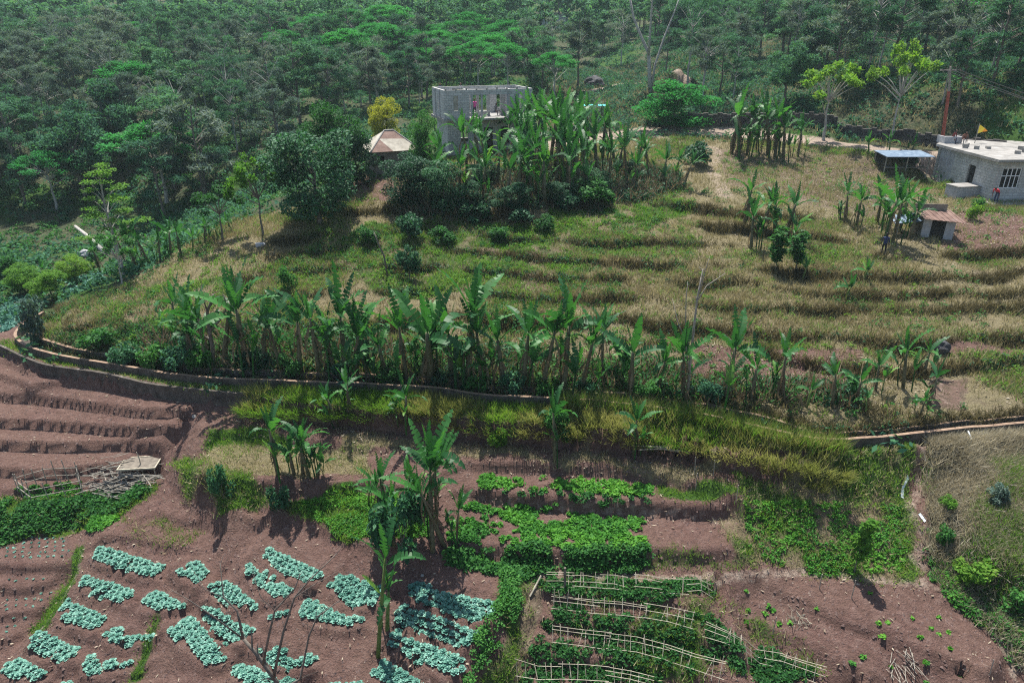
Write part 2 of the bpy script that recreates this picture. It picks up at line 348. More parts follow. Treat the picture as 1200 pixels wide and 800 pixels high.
lip([(320, 281, 5.5), (400, 271, 5.8), (520, 268, 5.8), (640, 282, 5.7), (750, 281, 5.8), (850, 286, 5.75), (930, 294, 5.6), (1000, 301, 5.5), (1100, 301, 5.5), (1160, 295, 5.6), (1200, 290, 5.8)], None, .4, .35)
lip([(640, 260, 6.25), (750, 258, 6.3), (850, 263, 6.3), (930, 272, 6.1), (1000, 281, 5.9), (1050, 284, 5.85)], None, .45, .35)
lip([(680, 239, 6.8), (760, 237, 6.85), (850, 244, 6.7), (900, 250, 6.6), (1000, 260, 6.3)], None, .45, .35)
lip([(400, 248, 6.6), (500, 245, 6.7), (600, 250, 6.7)], None, .5, .4)
pts_((760, 215, 7.4), (850, 222, 7.2), (920, 226, 7.1), (1000, 238, 6.7), (1050, 236, 6.6), (1050, 262, 6.2), (1120, 270, 6.1), (1080, 283, 5.95), (1200, 265, 6.3), (700, 215, 7.5), (640, 225, 7.3), (560, 232, 7.2), (480, 225, 7.4), (1060, 215, 6.9))
pts_((1100, 241, 6.55), (1200, 243, 6.55), (1300, 245, 6.55), (1100, 222, 6.6), (1200, 222, 6.6), (1350, 225, 6.6), (1100, 213, 6.7), (1200, 213, 6.7), (1300, 213, 6.8), (1400, 213, 7))
pts_((700, 190, 8.1), (640, 190, 8.2), (560, 190, 8.2), (560, 180, 8.3), (640, 178, 8.4), (500, 183, 8.2), (480, 198, 8.0), (440, 200, 8.0), (410, 205, 7.7), (430, 190, 8.1), (380, 225, 6.9), (370, 245, 6.4), (330, 248, 6.1))
pts_((270, 258, 5.4), (230, 285, 4.8), (180, 318, 4.0), (140, 335, 3.6), (100, 352, 3.2), (60, 368, 2.9), (40, 380, 2.7), (80, 385, 2.8), (140, 370, 3.3), (200, 405, 2.8), (260, 410, 2.85), (350, 410, 2.9), (500, 412, 2.9), (600, 415, 2.9), (700, 420, 2.85), (800, 430, 2.8), (900, 440, 2.75), (960, 450, 2.85), (1040, 455, 2.8), (1090, 470, 2.7), (1095, 445, 2.8), (1150, 445, 2.8), (1200, 438, 2.85), (1200, 478, 2.6), (1130, 485, 2.6), (1010, 470, 3.0), (990, 480, 2.8), (1030, 490, 2.6), (920, 470, 2.75), (1320, 440, 2.9))
# the road and the bank behind it
line([(640, 168, 8.9), (700, 160, 9.1), (760, 152, 9.2), (850, 155, 9.2), (950, 164, 9.1), (1050, 174, 8.9), (1120, 182, 8.8), (1200, 192, 8.6), (1400, 205, 8.6)])
line([(660, 176, 8.7), (760, 158, 9.1), (850, 161, 9.1), (950, 170, 9.0), (1050, 181, 8.8)])
line([(780, 148, 9.3), (850, 150, 9.3), (950, 157, 9.2), (1050, 166, 9.0), (1200, 182, 8.8)])
line([(790, 137, 10.3), (850, 139, 10.3), (950, 144, 10.3), (1050, 151, 10.1), (1200, 164, 10.0)])
pts_((780, 175, 8.3), (850, 190, 7.9), (900, 205, 7.6), (950, 195, 7.9), (1000, 205, 7.5), (1040, 200, 7.5), (1070, 192, 7.8))
pts_((850, 115, 11.3), (950, 115, 12.0), (1050, 120, 12.2), (1150, 125, 12.3), (1200, 120, 12.8), (1000, 90, 14), (1100, 90, 14.5), (1200, 85, 15))
line([(690, 108, 11.0), (720, 103, 11.1), (745, 98, 11.2), (800, 92, 12.0)])
pts_((700, 120, 10.3), (715, 135, 9.7), (735, 140, 9.6), (760, 140, 9.8), (735, 117, 10.6), (760, 112, 10.9), (800, 115, 11.2), (725, 128, 10.4), (650, 110, 10.3), (600, 110, 10.0), (680, 140, 9.3), (640, 90, 12), (740, 80, 13), (800, 65, 15), (660, 60, 15))
# valley behind the hill on the left and the wooded slopes beyond
pts_((20, 370, 1.6), (0, 385, 1.4), (60, 345, 1.3), (0, 345, 1.0), (20, 330, 1.0), (80, 325, 1.1), (120, 315, 1.2), (60, 300, .9), (0, 300, .6), (-80, 340, .9), (-80, 380, 1.1), (-200, 400, 1.0), (-200, 320, .8), (-150, 280, .8), (100, 285, .9), (160, 275, 1.1), (200, 262, 1.5), (250, 240, 2.2), (300, 225, 3.2), (0, 265, 1.0), (100, 260, 1.2), (350, 205, 5.0), (200, 235, 2.2), (120, 230, 2.4), (0, 235, 2.2), (60, 200, 4), (0, 190, 5), (200, 200, 4.2), (280, 190, 5.5), (350, 175, 6.5), (430, 165, 7.3), (500, 150, 8.0), (560, 140, 8.6), (0, 150, 8), (200, 150, 7.5), (100, 150, 7.6), (-150, 150, 8), (400, 120, 9.6), (300, 120, 9.0), (500, 110, 10), (-200, 230, 2))
for px in range(-400, 1700, 200):
    f = min(1, max(0, (px-400)/500)); TP.append(at(px, 78, 13.2+2*f-0*px)); TP.append(at(px, 45, 17.2+.5*f))
    TP.append(at(px, 15, 24.0+0*f)); TP.append(at(px, -6, 32-3*f))
for X in range(-1500, 1501, 250):
    for Y, z in ((420, 62), (700, 105), (1600, 150)): TP.append((X*(.6+Y/1600), Y, z+18*math.sin(X*.006)+8*math.sin(X*.013+Y)))
for X in (-900, -300, 300, 900):
    TP.append((X, -300, -20))
for X in (-30, -15, 0, 15, 30): TP.append((X, 9, -6.8+.04*X)); TP.append((X*2, -10, -9))
TP += [(-120, 60, 4), (-160, 30, -6), (120, 30, 1), (160, 60, 9), (-200, 100, 14), (220, 110, 22), (-90, 20, -7), (90, 15, -3), (-300, 200, 35), (300, 200, 45)]

# cabbage beds (outline in the survey, level)
BEDS = {
 'B1': ([(110,648),(118,640),(140,643),(195,659),(190,667),(180,673),(140,665),(112,653)], -2.42),
 'B2': ([(95,680),(102,673),(160,690),(158,697),(143,703),(110,695)], -2.82),
 'B3': ([(69,718),(72,710),(76,696),(84,696),(84,705),(127,723),(120,732),(105,738),(88,730),(72,726)], -3.22),
 'B4': ([(33,752),(50,732),(65,742),(95,755),(88,768),(70,773),(45,765)], -3.62),
 'B5': ([(2,778),(20,767),(53,785),(50,795),(30,795),(3,788)], -4.02),
 'B6': ([(205,668),(234,650),(253,667),(226,682)], -2.12),
 'B7': ([(164,704),(186,688),(219,706),(212,710),(170,712)], -2.65),
 'B8': ([(120,742),(142,729),(146,738),(180,740),(176,747),(140,753),(128,750)], -3.1),
 'B9': ([(97,776),(107,763),(123,773),(160,771),(160,780),(117,790),(100,785)], -3.55),
 'B10': ([(238,686),(266,675),(304,706),(300,709),(256,698)], -1.92),
 'B11': ([(198,738),(222,716),(230,722),(270,768),(260,774),(244,778),(216,756)], -2.7),
 'B12': ([(233,706),(243,704),(298,732),(294,740),(276,748),(258,746),(240,720)], -2.3),
 'B13': ([(285,664),(298,656),(330,680),(347,690),(340,696),(320,696),(308,686)], -1.6),
 'B14': ([(307,644),(322,637),(384,668),(372,678),(356,681),(330,670)], -1.35),
 'B15': ([(378,682),(396,672),(412,672),(440,678),(454,688),(436,704),(420,706),(400,702)], -1.5),
 'B16': ([(352,708),(366,698),(390,714),(430,721),(426,728),(400,734),(372,729),(353,720)], -1.85),
 'B17': ([(313,718),(338,712),(338,722),(320,726)], -2.0),
 'B18': ([(293,758),(300,751),(320,753),(372,769),(371,776),(356,780),(312,769)], -2.35),
 'B19': ([(268,780),(283,773),(320,791),(353,796),(340,806),(290,806)], -2.8),
 'B20': ([(475,686),(486,673),(520,688),(588,704),(584,718),(560,724),(528,715),(480,692)], -1.3),
 'B21': ([(460,714),(470,704),(512,720),(564,740),(560,748),(544,754),(500,736),(462,720)], -1.65),
 'B22': ([(452,748),(468,736),(500,756),(544,773),(543,782),(528,790),(512,787),(480,768)], -2.1),
 'B23': ([(433,788),(450,772),(480,790),(504,802),(480,812),(450,806)], -2.55),
 'B24': ([(380,800),(400,795),(424,797),(424,806),(390,808)], -2.6),
 'B25': ([(63,798),(80,795),(84,804),(66,806)], -4.1)}
BEDW = {}
for k, (pl, z) in BEDS.items():
    ym = sum(q[1] for q in pl)/len(pl); W = [Vector(at(x, y+2.5, z)) for x, y in pl]; BEDW[k] = (W, z); c = sum(W, Vector())/len(W)
    for a, b in zip(W, W[1:]+W[:1]):
        m = max(1, int((b-a).length/.5)); t = (b-a).normalized(); nr = Vector((t.y, -t.x, 0))
        if nr.dot(c-a) > 0: nr = -nr
        for i in range(m):
            p = a.lerp(b, i/m); q = p+nr*.12; TP.append((q.x, q.y, z))
            if nr.y < -.3:
                q = p+nr*.30; TP.append((q.x, q.y, z-.28))
            elif nr.y > .3:
                q = p+nr*.32; TP.append((q.x, q.y, z+.10))

def axis(fine0, fine1, step, lo, hi, g=1.07):
    a = list(np.arange(fine0, fine1, step)); s = step; x = a[-1]
    while x < hi: s = min(s*g, 90); x += s; a.append(x)
    s = step; x = fine0; b = []
    while x > lo: s = min(s*g, 90); x -= s; b.append(x)
    return np.array(b[::-1]+a)
GX = axis(-27, 27, .125, -1800, 1800, 1.012)
GY = axis(15.5, 47, .11, -250, 1700, 1.012)
T = np.array(TP); T[:, 0] += RNG.normal(0, 1e-3, len(T)); T[:, 1] += RNG.normal(0, 1e-3, len(T))
# drop near-duplicates so that the triangles stay well shaped
key = {}
for i, p in enumerate(T): key.setdefault((round(p[0]/.08), round(p[1]/.08)), i)
T = T[sorted(key.values())]
res = geometry.delaunay_2d_cdt([Vector((p[0], p[1])) for p in T], [], [], 0, 1e-5)
tv = np.array([(v.x, v.y) for v in res[0]]); oi_ = [o[0] if len(o) else -1 for o in res[3]]
tz = np.array([T[i][2] if i >= 0 else 0 for i in oi_])
H = np.full((len(GY), len(GX)), np.nan)
for f in res[2]:
    a, b, c = f[:3]; P = tv[[a, b, c]]; x0, y0 = P.min(0); x1, y1 = P.max(0)
    i0, i1 = np.searchsorted(GX, [x0, x1+1e-9]); j0, j1 = np.searchsorted(GY, [y0, y1+1e-9])
    if i0 == i1 or j0 == j1: continue
    X, Y = np.meshgrid(GX[i0:i1], GY[j0:j1])
    d = (P[1, 1]-P[2, 1])*(P[0, 0]-P[2, 0])+(P[2, 0]-P[1, 0])*(P[0, 1]-P[2, 1])
    if abs(d) < 1e-12: continue
    l0 = ((P[1, 1]-P[2, 1])*(X-P[2, 0])+(P[2, 0]-P[1, 0])*(Y-P[2, 1]))/d
    l1 = ((P[2, 1]-P[0, 1])*(X-P[2, 0])+(P[0, 0]-P[2, 0])*(Y-P[2, 1]))/d; l2 = 1-l0-l1
    ok = (l0 >= -1e-6) & (l1 >= -1e-6) & (l2 >= -1e-6)
    Z = l0*tz[a]+l1*tz[b]+l2*tz[c]; sub = H[j0:j1, i0:i1]; sub[ok] = Z[ok]
H[np.isnan(H)] = -15
GXX, GYY = np.meshgrid(GX, GY)
def blur(A, k=1):
    for _ in range(k):
        B = np.pad(A, 1, mode='edge'); A = (B[:-2, 1:-1]+B[2:, 1:-1]+B[1:-1, :-2]+B[1:-1, 2:]+4*B[1:-1, 1:-1])/8
    return A
H = np.where(GYY < 33.2, H, blur(H, 1))
def hgt(X, Y):
    X = np.asarray(X, float); Y = np.asarray(Y, float)
    i = np.clip(np.searchsorted(GX, X)-1, 0, len(GX)-2); j = np.clip(np.searchsorted(GY, Y)-1, 0, len(GY)-2)
    fx = np.clip((X-GX[i])/(GX[i+1]-GX[i]), 0, 1); fy = np.clip((Y-GY[j])/(GY[j+1]-GY[j]), 0, 1)
    return (H[j, i]*(1-fx)+H[j, i+1]*fx)*(1-fy)+(H[j+1, i]*(1-fx)+H[j+1, i+1]*fx)*fy
TT = np.concatenate([np.arange(16, 110, .06), np.arange(110, 700, .5)])
def G(px, py):                           # ground point seen at a pixel
    x, y, dz = ray(px, py); X = x*TT; Y = y*TT; Z = CAMZ+dz*TT; k = np.argmax(hgt(X, Y) > Z)
    if k == 0: k = len(TT)-1
    return Vector((X[k], Y[k], float(hgt(X[k], Y[k]))))
def poly(pl): return np.array([G(*p)[:2] for p in pl])
def inside(X, Y, P):
    X = np.asarray(X); Y = np.asarray(Y); r = np.zeros(X.shape, bool); n = len(P); j = n-1
    for i in range(n):
        xi, yi = P[i]; xj, yj = P[j]
        with np.errstate(divide='ignore', invalid='ignore'):
            r ^= ((yi > Y) != (yj > Y)) & (X < (xj-xi)*(Y-yi)/(yj-yi+1e-12)+xi)
        j = i
    return r
# ---- zones (world polygons) -> attributes
WX, WY = fbm(GXX, GYY, 1.8, 4, 1)-.5, fbm(GXX, GYY, 1.8, 4, 10)-.5
def smoothmask(P, soft=.5, o=0):
    r = np.zeros(H.shape)
    i0, i1 = np.searchsorted(GX, [P[:, 0].min()-2, P[:, 0].max()+2]); j0, j1 = np.searchsorted(GY, [P[:, 1].min()-2, P[:, 1].max()+2])
    q = (slice(j0, j1), slice(i0, i1))
    r[q] = inside(GXX[q]+WX[q]*soft*3, GYY[q]+WY[q]*soft*3, P); return r
CWxy = np.array([(p.x, p.y) for p in CW])
cx_s = CWxy[np.argsort(CWxy[:, 0])]
canalY = np.interp(GXX, cx_s[:, 0], cx_s[:, 1])
lower = (GYY < canalY).astype(float)
HILL = poly([(36, 384), (60, 366), (100, 350), (140, 335), (180, 318), (230, 284), (270, 260), (330, 247), (400, 215), (440, 200), (520, 186), (640, 178), (700, 165), (780, 160), (850, 163), (950, 172), (1050, 183), (1120, 213), (1199, 213)]) 
HILL = np.vstack([HILL, [[60, HILL[-1][1]], [60, 26], [28, 26]], poly([(1199, 505), (985, 524), (700, 478), (440, 458), (200, 444), (60, 420)])])
hill = smoothmask(HILL, .4, 1)
soil = lower*1.0; green = np.zeros_like(H); dry = np.zeros_like(H); road = np.zeros_like(H); seed = np.zeros_like(H)
n1 = fbm(GXX, GYY, 5, 4, 3); n2 = fbm(GXX, GYY, 1.6, 3, 6)
dry = np.where(hill > .5, np.clip(1.5-1.2*fbm(GXX, GYY, 1.3, 4, 50), .3, 1), dry); green = np.where(hill > .5, np.clip((n1-.5)*4+.3, 0, .8), green)
fl = (1-hill)*(1-lower); green = np.where(fl > .5, np.clip((n1-.35)*2.5, .1, .8), green); dry = np.where(fl > .5, .25, dry)
def Z(pl, **kw):
    m = smoothmask(poly(pl), kw.pop('soft', .45), random.randint(1, 50)) > .5
    for k, v in kw.items():
        A = {'soil': soil, 'green': green, 'dry': dry, 'road': road, 'seed': seed}[k]
        A[m] = (v[0]+(v[1]-v[0])*np.clip((n2[m]-.3)*2.5, 0, 1)) if hasattr(v, '__len__') else v
# hill
Z([(430, 260), (640, 262), (680, 300), (640, 345), (440, 345), (380, 300)], green=(.3, 1), dry=.4)
Z([(640, 215), (790, 205), (820, 240), (700, 300), (640, 290)], green=(.3, 1), dry=.6)
Z([(40, 385), (150, 330), (280, 330), (330, 400), (300, 438), (100, 412)], green=(.1, .9), dry=.6)
Z([(150, 325), (270, 262), (360, 262), (340, 300), (200, 345)], green=(0, .35), dry=1)
Z([(700, 300), (1080, 310), (1090, 420), (900, 400), (650, 390)], green=(0, .45), dry=1)
Z([(820, 408), (1010, 412), (1000, 470), (880, 460), (800, 440)], green=.1, dry=(0, .5), soil=.8)
Z([(1085, 445), (1140, 443), (1130, 482), (1085, 478)], green=0, dry=.1, soil=.5)
Z([(1105, 408), (1200, 404), (1200, 418), (1120, 420)], green=0, dry=.1, soil=.9)
Z([(1100, 248), (1200, 250), (1200, 300), (1130, 300), (1100, 290)], green=.05, dry=.2, soil=.75)
Z([(840, 175), (1060, 190), (1060, 262), (940, 240), (850, 215)], green=.1, dry=.4, soil=.35)
Z([(400, 205), (520, 200), (520, 235), (390, 240)], green=.1, dry=.2, soil=.6)
Z([(480, 225), (700, 215), (700, 250), (500, 255)], green=.15, dry=.4, soil=.35)
Z([(620, 362), (760, 370), (790, 410), (650, 408)], green=.3, dry=.6, soil=.35)
# lower fields
Z([(240, 478), (990, 548), (990, 560), (860, 555), (640, 528), (240, 490)], dry=.3, soil=.7)
Z([(400, 505), (860, 545), (830, 565), (640, 540), (400, 530)], dry=.75, soil=.35, green=0)
Z([(235, 500), (340, 510), (340, 535), (240, 528)], green=.8)
Z([(230, 525), (440, 520), (430, 560), (240, 552)], dry=.9, soil=.2, green=(0, .5))
Z([(205, 545), (330, 570), (345, 600), (262, 602), (215, 578)], green=(.4, 1), dry=.6)
Z([(330, 580), (400, 570), (480, 575), (510, 620), (440, 635), (400, 625), (350, 600)], green=1, dry=.1)
Z([(770, 568), (870, 582), (868, 592), (770, 583)], green=.8)
Z([(862, 560), (1060, 560), (1072, 600), (1072, 670), (1050, 683), (870, 672), (840, 612), (870, 600)], green=(-.1, .8), dry=.7, soil=.45)
Z([(950, 525), (1076, 515), (1070, 560), (1000, 590), (930, 560)], green=(.3, .9), dry=.8, soil=.1)
Z([(1084, 515), (1199, 500), (1199, 640), (1095, 640), (1085, 580)], green=(-.4, .8), dry=1, soil=0)
Z([(1100, 640), (1199, 630), (1199, 795), (1180, 760), (1120, 705)], green=(-.1, 1), dry=.9, soil=0)
Z([(590, 676), (640, 678), (640, 720), (612, 799), (550, 799), (590, 730)], green=(.5, 1), dry=.5, soil=.2)
Z([(620, 680), (840, 684), (870, 720), (980, 790), (960, 799), (600, 799)], green=(.0, .8), dry=.3)
Z([(760, 655), (870, 660), (870, 672), (760, 672)], green=.5)
Z([(0, 585), (100, 583), (180, 568), (190, 580), (100, 622), (0, 632)], green=.9, dry=.3)
Z([(130, 612), (200, 610), (240, 630), (210, 640), (140, 628)], green=(0, .45), dry=.4, soil=.7)
Z([(0, 412), (20, 405), (240, 448), (300, 452), (300, 462), (200, 452), (60, 424), (0, 400)], green=(.3, 1), dry=.9, soil=0, soft=.15)
Z([(300, 452), (560, 470), (760, 484), (960, 520), (985, 536), (850, 522), (650, 498), (480, 484), (300, 466)], green=.7, dry=1, soil=0, soft=.15)
for pl in ([(88, 642), (98, 642), (92, 672), (64, 722), (45, 742), (40, 738), (58, 716), (84, 672)], [(180, 716), (190, 716), (178, 760), (160, 799), (150, 799), (168, 755)]):
    Z(pl, green=.9, soft=.1)
# paths and roads
def strip(pl, wd, key=road, val=1.0, z=None):
    P = np.array([G(*p)[:2] for p in pl])
    i0, i1 = np.searchsorted(GX, [P[:, 0].min()-3, P[:, 0].max()+3]); j0, j1 = np.searchsorted(GY, [P[:, 1].min()-3, P[:, 1].max()+3])
    q = (slice(j0, j1), slice(i0, i1)); x = GXX[q]; y = GYY[q]; D = np.full(x.shape, 1e9)
    for a, b in zip(P, P[1:]):
        ab = b-a; L = (ab**2).sum()+1e-9
        t = np.clip(((x-a[0])*ab[0]+(y-a[1])*ab[1])/L, 0, 1)
        D = np.minimum(D, np.hypot(x-a[0]-t*ab[0], y-a[1]-t*ab[1]))
    D += (n2[q]-.5)*.5*wd
    key[q] = np.maximum(key[q], val*np.clip(1.4-D/wd, 0, 1))
strip([(640, 170), (700, 161), (760, 153), (850, 156), (950, 166), (1050, 177), (1120, 186), (1199, 196)], 1.7)
strip([(690, 108), (720, 103), (745, 98), (800, 92)], 1.2)
strip([(1077, 518), (1078, 544), (1074, 556), (1078, 562), (1074, 580), (1064, 590), (1072, 604), (1080, 620), (1080, 642), (1069, 654), (1078, 668), (1081, 684)], .42, road, .5)
strip([(620, 673), (700, 676), (780, 679), (850, 678), (880, 673), (940, 671), (1000, 677), (1060, 685), (1095, 688), (1150, 725), (1180, 765), (1190, 798)], .28, road, .55)
strip([(545, 584), (600, 591), (650, 599), (760, 604), (860, 611)], .22, road, .45)
strip([(1100, 425), (1100, 440), (1105, 470), (1150, 497)], .4, road, .4)
strip([(770, 160), (840, 175), (835, 200), (850, 230)], .9, road, .5)
strip([(95, 640), (92, 668), (66, 715), (30, 757), (5, 780)], .16, road, .6)
# surface relief
rough = fbm(GXX, GYY, .5, 3, 20)-.5
near = np.clip((60-GYY)/20, 0, 1)
fur = np.sin((GXX*.55+GYY*1.0)*2*np.pi/.42+2.5*fbm(GXX, GYY, 2, 2, 60))*.035*smoothmask(poly([(875, 688), (1075, 698), (1165, 770), (1180, 799), (960, 799), (862, 722)]), .1)
fur = fur+np.sin(GYY*2*np.pi/.34+3*fbm(GXX, GYY, 2, 2, 61))*.022*smoothmask(poly([(762, 606), (855, 612), (852, 640), (762, 640)]), .1)
D = fur+rough*(.06+.10*np.maximum(dry, green)*(1-road))*near + (fbm(GXX, GYY, 2.5, 3, 30)-.5)*(.12+.15*dry)*(1-road)*np.clip((GYY-24)/3, .35, 1)
D *= np.clip(1.2-soil*.35, .3, 1)
D += np.where(GYY > 75, (fbm(GXX, GYY, 14, 4, 40)-.5)*1.6*np.clip((GYY-75)/30, 0, 1), 0)
dc = np.full(H.shape, 9.0)
nr = (GYY > 25) & (GYY < 52) & (np.abs(GXX) < 45)
ii = np.where(nr)
for p in CWxy[::2]: dc[ii] = np.minimum(dc[ii], np.hypot(GXX[ii]-p[0], GYY[ii]-p[1]))
D *= np.clip((dc-.9)/.8, 0, 1)
H = H+D
me = mesh_np('ground', np.stack([GXX.ravel(), GYY.ravel(), H.ravel()], 1),
    (lambda a: np.stack([a[:-1, :-1].ravel(), a[:-1, 1:].ravel(), a[1:, 1:].ravel(), a[1:, :-1].ravel()], 1))(np.arange(H.size).reshape(H.shape)), None, True)
for nm, A in (('zone', (soil, green, dry)), ('zone_b', (road, seed, fl))):
    at_ = me.attributes.new(nm, 'FLOAT_COLOR', 'POINT')
    at_.data.foreach_set('color', np.stack([*[blur(a, 3).ravel() for a in A], np.ones(H.size)], 1).astype(np.float32).ravel())
ground = obj('ground', me); tag(ground, kind='structure')
m, n, b = new_mat('ground_surface'); me.materials.append(m)
za = N(n, 'ShaderNodeAttribute', attribute_name='zone'); zb = N(n, 'ShaderNodeAttribute', attribute_name='zone_b')
sa = N(n, 'ShaderNodeSeparateColor'); sb = N(n, 'ShaderNodeSeparateColor'); n.links.new(za.outputs[0], sa.inputs[0]); n.links.new(zb.outputs[0], sb.inputs[0])
nA, nB, nC = noise(n, .35, 5), noise(n, 3.0, 6, .7), noise(n, 14, 5, .75)
earth = ramp(n, nB, [(.3, (.10, .075, .055)), (.5, (.17, .13, .095)), (.7, (.28, .23, .17))])
soilc = mixc(n, math_(n, 'MULTIPLY', nA, .9), ramp(n, nB, [(.28, (.058, .034, .030)), (.50, (.132, .073, .067)), (.74, (.235, .160, .142))]), ramp(n, nC, [(.3, (.13, .076, .058)), (.7, (.27, .185, .145))]))
dryc = ramp(n, nC, [(.25, (.11, .09, .055)), (.5, (.21, .18, .105)), (.75, (.36, .31, .20))])
grc = ramp(n, nC, [(.25, (.02, .045, .012)), (.5, (.045, .10, .022)), (.75, (.09, .17, .035))])
rdc = ramp(n, nC, [(.3, (.26, .19, .15)), (.7, (.46, .38, .31))])
flc = ramp(n, nB, [(.3, (.03, .05, .025)), (.5, (.06, .075, .04)), (.72, (.16, .13, .085))])
def soft(mask, nz, k=3.0):
    return math_(n, 'ADD', math_(n, 'MULTIPLY', math_(n, 'SUBTRACT', math_(n, 'ADD', mask, nz), 1.0), k), .5, True)
c = mixc(n, soft(sb.outputs[2], nB), earth, flc)
c = mixc(n, soft(sa.outputs[2], nB), c, dryc)
c = mixc(n, soft(sa.outputs[0], nB, 4), c, soilc)
c = mixc(n, soft(sa.outputs[1], nC), c, grc)
c = mixc(n, soft(sb.outputs[0], nB, 4), c, rdc)
peb = N(n, 'ShaderNodeTexVoronoi'); peb.inputs['Scale'].default_value = 4.5; tcg = N(n, 'ShaderNodeTexCoord'); n.links.new(tcg.outputs['Object'], peb.inputs['Vector'])
pm = math_(n, 'LESS_THAN', peb.outputs['Distance'], .13); pm = math_(n, 'MULTIPLY', pm, math_(n, 'GREATER_THAN', nA, .53))
c = mixc(n, math_(n, 'MULTIPLY', pm, .6), c, (.42, .37, .31))
n.links.new(c, b.inputs['Base Color']); b.inputs['Roughness'].default_value = .95; b.inputs['Specular IOR Level'].default_value = .1
bump(n, b, math_(n, 'ADD', nC, math_(n, 'MULTIPLY', nB, 1.4)), 1.0, .16)
#==PART2==
def gz(X, Y): return float(hgt(X, Y))
def pY(px, py, Y):                       # point at a given distance seen at a pixel
    x, y, dz = ray(px, py); t = Y/y; return Vector((x*t, Y, CAMZ+dz*t))
def mpp(p): return pxof(p[0], p[1], p[2])[2]/FPX          # metres per photo pixel at a point
ORD = 'first second third fourth fifth sixth seventh eighth ninth tenth eleventh twelfth thirteenth fourteenth fifteenth sixteenth seventeenth eighteenth nineteenth twentieth'.split()
def ordw(i, n, a='left', b='right'):
    """i-th of n counted from the nearer end"""
    if i == 0: return a+'most'
    if i == n-1: return b+'most'
    return '%s from the %s' % ((ORD[i], a) if i < n/2 else (ORD[n-1-i], b))
def unit(n, rng): 
    v = rng.normal(size=(n, 3)); return v/np.linalg.norm(v, axis=1)[:, None]
def diamonds(P, U, Vv, a, b):
    n = len(P); a = np.broadcast_to(a, (n,))[:, None]; b = np.broadcast_to(b, (n,))[:, None]
    V = np.stack([P-U*a, P+Vv*b-U*a*.1, P+U*a, P-Vv*b-U*a*.1], 1).reshape(-1, 3)
    return V, np.arange(4*n).reshape(n, 4)
def leafcloud(cl, n, a, b, rng, flat=0., shell=.5):
    C = np.array([c for c, r in cl]); Rr = np.array([r if hasattr(r, '__len__') else (r, r, r) for c, r in cl], float)
    wgt = (Rr[:, 0]*Rr[:, 1]); k = rng.choice(len(cl), n, p=wgt/wgt.sum())
    d = unit(n, rng); rr = (shell+(1-shell)*rng.random(n)**.6)[:, None]
    P = C[k]+d*Rr[k]*rr
    U = unit(n, rng); U[:, 2] *= (1-flat); U += d*.5; U /= np.linalg.norm(U, axis=1)[:, None]
    Wv = unit(n, rng); Wv[:, 2] *= (1-flat); Vv = np.cross(U, Wv); 
    if flat > 0:
        Vv = np.cross(U, np.tile([0, 0, 1.], (n, 1))+unit(n, rng)*(1-flat)*.8)
    Vv /= np.linalg.norm(Vv, axis=1)[:, None]+1e-9
    s = rng.uniform(.6, 1.3, n)
    return diamonds(P, U, Vv, a*s, b*s)

